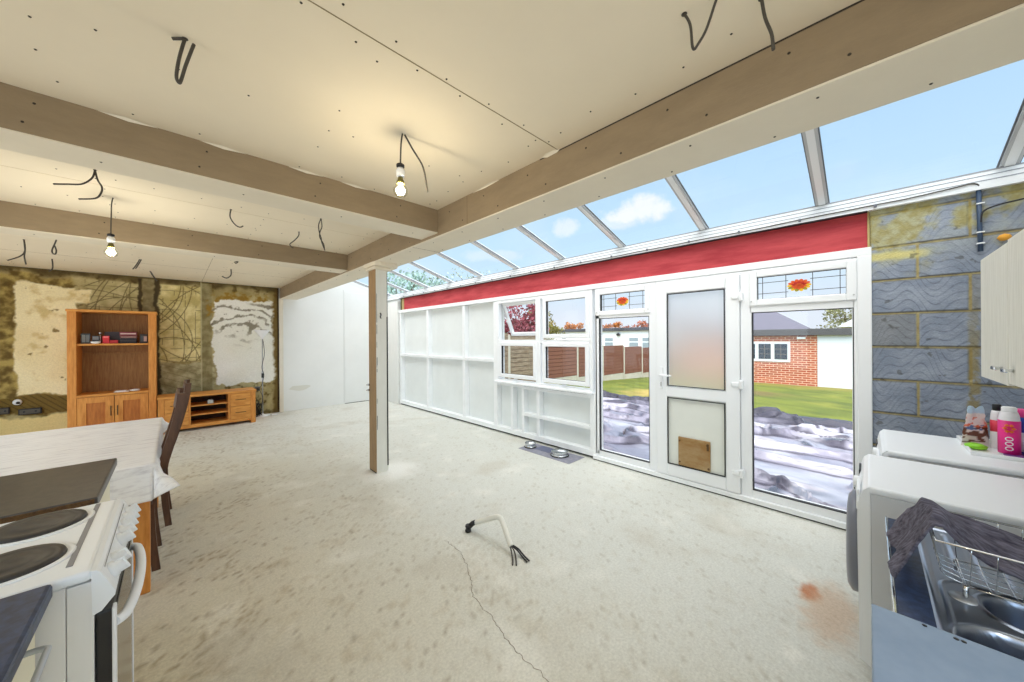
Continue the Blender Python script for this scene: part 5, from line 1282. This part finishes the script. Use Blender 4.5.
# trees
def mat_leaf(name, c1, c2):
    m = mat(name, c1, 0.7, rgb2=c2, scale=3.0, detail=3)
    b = [n for n in m.node_tree.nodes if n.type == 'BSDF_PRINCIPLED'][0]
    return m
def tree(x, y, zb, h, r, c1, c2, label, nleaf=2600, ls=0.16, sparse=0.0, kind='tree', crown0=0.35):
    random.seed(int(abs(x*131+y*71)))
    t = thing(kind, (x, y, zb), label, kind, 'trees beyond the garden')
    tr = MB(); tr.tube(smooth_path([(x, y, zb-0.1), (x+0.1, y, zb+h*0.3), (x, y+0.1, zb+h*0.62), (x, y, zb+h*0.9)]), [max(0.02, 0.035*h*(1-i/18.5)*0.6) for i in range(19)], 8)
    tips = []
    for k in range(14):
        a = random.uniform(0, 6.28); z0 = zb+h*random.uniform(crown0*0.8, 0.8); rr = r*random.uniform(0.5, 1.0)
        p1 = (x, y, z0); p3 = (x+rr*math.cos(a), y+rr*math.sin(a), min(zb+h*0.97, z0+rr*0.6)); p2 = ((p1[0]+p3[0])/2, (p1[1]+p3[1])/2, (p1[2]+p3[2])/2-0.05*h)
        tr.tube(smooth_path([p1, p2, p3], 3), [0.02*h*0.3]*3+[0.01*h*0.3]*4, 5); tips.append(p3)
    tr.build('trunk', mat('bark', (104, 88, 70), 0.9, var=.3, scale=12), t)
    m = MB(); vs = []; fs = []
    lumps = [(tip, r*random.uniform(0.3, 0.5)) for tip in tips]+[((x, y, zb+h*z_), r*0.55) for z_ in (crown0+0.1, 0.65, 0.8)]
    for i in range(nleaf):
        c_, rr = random.choice(lumps)
        d = Vector((random.gauss(0, 1), random.gauss(0, 1), random.gauss(0, 1))).normalized()*rr*random.random()**0.4
        p = Vector(c_)+Vector((d.x, d.y, d.z*0.8))
        if p.z < zb+0.05: continue
        nrm_ = Vector((random.gauss(0, 1), random.gauss(0, 1), random.gauss(0, 1)+0.5)).normalized(); a_ = nrm_.orthogonal().normalized(); b_ = nrm_.cross(a_)
        s = ls*random.uniform(0.5, 1.2); bi = len(vs)
        vs += [p-a_*s*0.5, p+b_*s*0.3, p+a_*s*0.5, p-b_*s*0.3]; fs.append([bi, bi+1, bi+2, bi+3])
    m.add(vs, fs); m.build('foliage', mat_leaf('leaf_%d_%d_%d' % c1, c1, c2), t, fixn=False)
    return t
# behind the fence, seen through the window pair
tree(10.6, 10.6, -0.4, 3.3, 1.35, (190, 100, 112), (120, 48, 62), 'purple-red leaved shrub tree behind the weathered fence', 5200, 0.15, crown0=0.2)
tree(15.8, 13.4, -0.6, 4.1, 1.0, (150, 140, 66), (104, 104, 46), 'yellow green tree seen in the upper right pane of the paired window', 1900, 0.15)
for i, (x, y, h, r, c1, c2, lb) in enumerate((
    (32, 26.6, 4.5, 1.3, (176, 150, 60), (120, 110, 46), 'olive yellow autumn tree, left end of the row behind the outbuilding'),
    (31.8, 22.8, 4.2, 1.1, (214, 140, 60), (160, 100, 44), 'orange brown autumn tree between the olive and the bright orange one'),
    (33.0, 19.2, 4.2, 1.15, (206, 128, 54), (150, 90, 40), 'bright orange autumn tree in the middle of the row behind the outbuilding'),
    (32.0, 15.6, 3.9, 1.2, (200, 110, 60), (140, 74, 40), 'russet autumn tree behind the right part of the outbuilding roof'),
    (37.5, 1.2, 4.6, 2.2, (150, 150, 104), (104, 108, 68), 'pale green tree behind the flat garage roof'))):
    tree(x, y, -0.8, h, r, c1, c2, lb, 2200, 0.22, crown0=0.3)
tree(9.5, 17.5, -0.5, 6.4, 1.7, (176, 196, 186), (140, 166, 158), 'tall grey green tree seen through the glass roof above the stud wall', 1100, 0.24)
tree(14.2, 17.6, -0.5, 7.0, 1.7, (180, 192, 176), (150, 166, 150), 'thin sparse tree seen through the glass roof, right of the tall one', 500, 0.18)
tree(6.6, 13.6, -0.4, 4.6, 1.2, (176, 200, 190), (140, 170, 160), 'low grey green tree seen through the glass roof beside the far corner', 1400, 0.2)
# pale lean-to glimpsed behind garage at right
lt = thing('white_gazebo', (27, 0.6, -0.9), 'small white pitched canopy behind the right end of the garage roof', 'canopy')
MB().prism([(-0.6, 2.0), (1.2, 2.0), (0.3, 2.6)], 'x', 26.2, 27.6).build('canopy_roof', M_WHITE, lt)
for yy in (-0.5, 1.1): MB().box(26.6, 26.75, yy-0.06, yy+0.06, -1.0, 2.02).build('canopy_post', M_WHITE, lt)

# ================================================================ WORLD
wd = bpy.data.worlds.new('sky'); SC.world = wd; wd.use_nodes = True
T = wd.node_tree
for n in list(T.nodes): T.nodes.remove(n)
wo = T.nodes.new('ShaderNodeOutputWorld'); bg = T.nodes.new('ShaderNodeBackground'); T.links.new(bg.outputs[0], wo.inputs[0])
tc = T.nodes.new('ShaderNodeTexCoord'); sp = T.nodes.new('ShaderNodeSeparateXYZ'); T.links.new(tc.outputs['Generated'], sp.inputs[0])
rp = T.nodes.new('ShaderNodeValToRGB'); T.links.new(sp.outputs['Z'], rp.inputs[0])
E_ = rp.color_ramp.elements
E_[0].position = 0.0; E_[0].color = (0.80, 0.86, 0.96, 1); E_[1].position = 1.0; E_[1].color = (1.0, 0.985, 0.96, 1)
for p_, c_ in ((0.06, (0.78, 0.85, 0.96)), (0.15, (0.63, 0.82, 0.985)), (0.26, (0.575, 0.79, 0.98)), (0.42, (0.50, 0.72, 0.96)), (0.62, (1.0, 0.985, 0.96))):
    e = E_.new(p_); e.color = (*c_, 1)
# clouds : noisy blobs at given directions
def vm(op, a=None, b=None, s=None):
    n = T.nodes.new('ShaderNodeVectorMath'); n.operation = op
    if a is not None: T.links.new(a, n.inputs[0])
    if b is not None:
        if hasattr(b, 'is_linked') or hasattr(b, 'node'): T.links.new(b, n.inputs[1])
        else: n.inputs[1].default_value = b
    return n
def math_(op, a, b=None):
    n = T.nodes.new('ShaderNodeMath'); n.operation = op
    for i, v in enumerate((a, b)):
        if v is None: continue
        if isinstance(v, (int, float)): n.inputs[i].default_value = v
        else: T.links.new(v, n.inputs[i])
    return n.outputs[0]
ns = T.nodes.new('ShaderNodeTexNoise'); ns.inputs['Scale'].default_value = 14; ns.inputs['Detail'].default_value = 6; ns.inputs['Roughness'].default_value = 0.6
T.links.new(tc.outputs['Generated'], ns.inputs['Vector'])
nof = math_('MULTIPLY', math_('SUBTRACT', ns.outputs['Fac'], 0.5), 0.9)
def blob(d, sh, sv, amt):
    d = Vector(d).normalized(); side = d.cross(Vector((0, 0, 1))).normalized(); up = side.cross(d)
    df = vm('SUBTRACT', tc.outputs['Generated'], tuple(d)).outputs[0]
    a = vm('DOT_PRODUCT', df, tuple(side/sh)).outputs['Value']; b = vm('DOT_PRODUCT', df, tuple(up/sv)).outputs['Value']
    c = vm('DOT_PRODUCT', df, tuple(d*1.2)).outputs['Value']
    r2 = math_('ADD', math_('ADD', math_('MULTIPLY', a, a), math_('MULTIPLY', b, b)), math_('MULTIPLY', math_('MULTIPLY', c, c), 4.0))
    v = math_('ADD', math_('SUBTRACT', 1.0, r2), math_('MULTIPLY', nof, 3.2))
    n = T.nodes.new('ShaderNodeMapRange'); n.interpolation_type = 'SMOOTHSTEP'; T.links.new(v, n.inputs['Value'])
    n.inputs['From Min'].default_value = 0.0; n.inputs['From Max'].default_value = 0.9; n.inputs['To Max'].default_value = amt
    return n.outputs[0]
CLOUDS = [((0.9632, 0.4588, 0.3700), 0.10, 0.040, 0.92), ((0.800, 0.610, 0.318), 0.05, 0.03, 0.6), ((0.94, 0.50, 0.34), 0.07, 0.022, 0.5), ((0.66, 0.76, 0.24), 0.12, 0.02, 0.35)]
cov = None
for args in CLOUDS:
    b_ = blob(*args); cov = b_ if cov is None else math_('MAXIMUM', cov, b_)
# thin veil
n2 = T.nodes.new('ShaderNodeTexNoise'); n2.inputs['Scale'].default_value = 3.0; n2.inputs['Detail'].default_value = 5
T.links.new(tc.outputs['Generated'], n2.inputs['Vector'])
vr = T.nodes.new('ShaderNodeMapRange'); T.links.new(n2.outputs['Fac'], vr.inputs['Value']); vr.inputs['From Min'].default_value = 0.48; vr.inputs['From Max'].default_value = 0.75; vr.inputs['To Max'].default_value = 0.35
cov = math_('MAXIMUM', cov, vr.outputs[0])
mx = T.nodes.new('ShaderNodeMix'); mx.data_type = 'RGBA'; T.links.new(cov, mx.inputs['Factor']); T.links.new(rp.outputs[0], mx.inputs['A']); mx.inputs['B'].default_value = (0.97, 0.97, 1.0, 1)
gm = T.nodes.new('ShaderNodeMapRange'); T.links.new(sp.outputs['Z'], gm.inputs['Value']); gm.inputs['From Min'].default_value = -0.05; gm.inputs['From Max'].default_value = -0.15
gx = T.nodes.new('ShaderNodeMix'); gx.data_type = 'RGBA'; T.links.new(gm.outputs[0], gx.inputs['Factor']); T.links.new(mx.outputs['Result'], gx.inputs['A']); gx.inputs['B'].default_value = (0.95, 0.90, 0.80, 1)
T.links.new(gx.outputs['Result'], bg.inputs['Color'])
# luminance grows towards the zenith as under a thin bright overcast
zr_ = T.nodes.new('ShaderNodeMapRange'); zr_.interpolation_type = 'SMOOTHSTEP'; T.links.new(sp.outputs['Z'], zr_.inputs['Value'])
zr_.inputs['From Min'].default_value = 0.42; zr_.inputs['From Max'].default_value = 0.95; zr_.inputs['To Min'].default_value = 1.0; zr_.inputs['To Max'].default_value = 2.5
# added sky glow behind and left of the camera, to brighten the room
sd_ = vm('DOT_PRODUCT', tc.outputs['Generated'], tuple(Vector((-0.86, -0.46, 0.22)).normalized())).outputs['Value']
gl_ = T.nodes.new('ShaderNodeMapRange'); gl_.interpolation_type = 'SMOOTHSTEP'; T.links.new(sd_, gl_.inputs['Value'])
gl_.inputs['From Min'].default_value = 0.1; gl_.inputs['From Max'].default_value = 1.0; gl_.inputs['To Min'].default_value = 1.0; gl_.inputs['To Max'].default_value = 3.0
T.links.new(math_('MULTIPLY', zr_.outputs[0], gl_.outputs[0]), bg.inputs['Strength'])

# ================================================================ CAMERA
F, CYP, YAW, ROLL, HC = 346.9, 338.5, 0.7723, 0.0063, 1.47
cam = bpy.data.cameras.new('camera'); co = bpy.data.objects.new('camera', cam); COL.objects.link(co)
cam.sensor_width = 36; cam.lens = 36*F/1024; cam.shift_x = 0.0; cam.shift_y = (CYP-341)/1024
cam.clip_start = 0.02; cam.clip_end = 300
fwd = Vector((math.sin(YAW), math.cos(YAW), 0)); right = Vector((math.cos(YAW), -math.sin(YAW), 0)); up = Vector((0, 0, 1))
cr, sr = math.cos(ROLL), math.sin(ROLL)
r2 = right*cr-up*sr; u2 = right*sr+up*cr
Mx = Matrix((r2, u2, -fwd)).transposed().to_4x4(); Mx.translation = Vector((0, 0, HC))
co.matrix_world = Mx
SC.camera = co
SC.view_settings.view_transform = 'Standard'; SC.view_settings.look = 'None'; SC.view_settings.gamma = 1.0
SC.view_settings.use_curve_mapping = False
SC.view_settings.exposure = 0.1
SC.cycles.max_bounces = 10; SC.cycles.diffuse_bounces = 6; SC.cycles.transparent_max_bounces = 16; SC.cycles.transmission_bounces = 8
SC.cycles.sample_clamp_indirect = 6.0; SC.cycles.caustics_reflective = False
SC.cycles.use_denoising = True
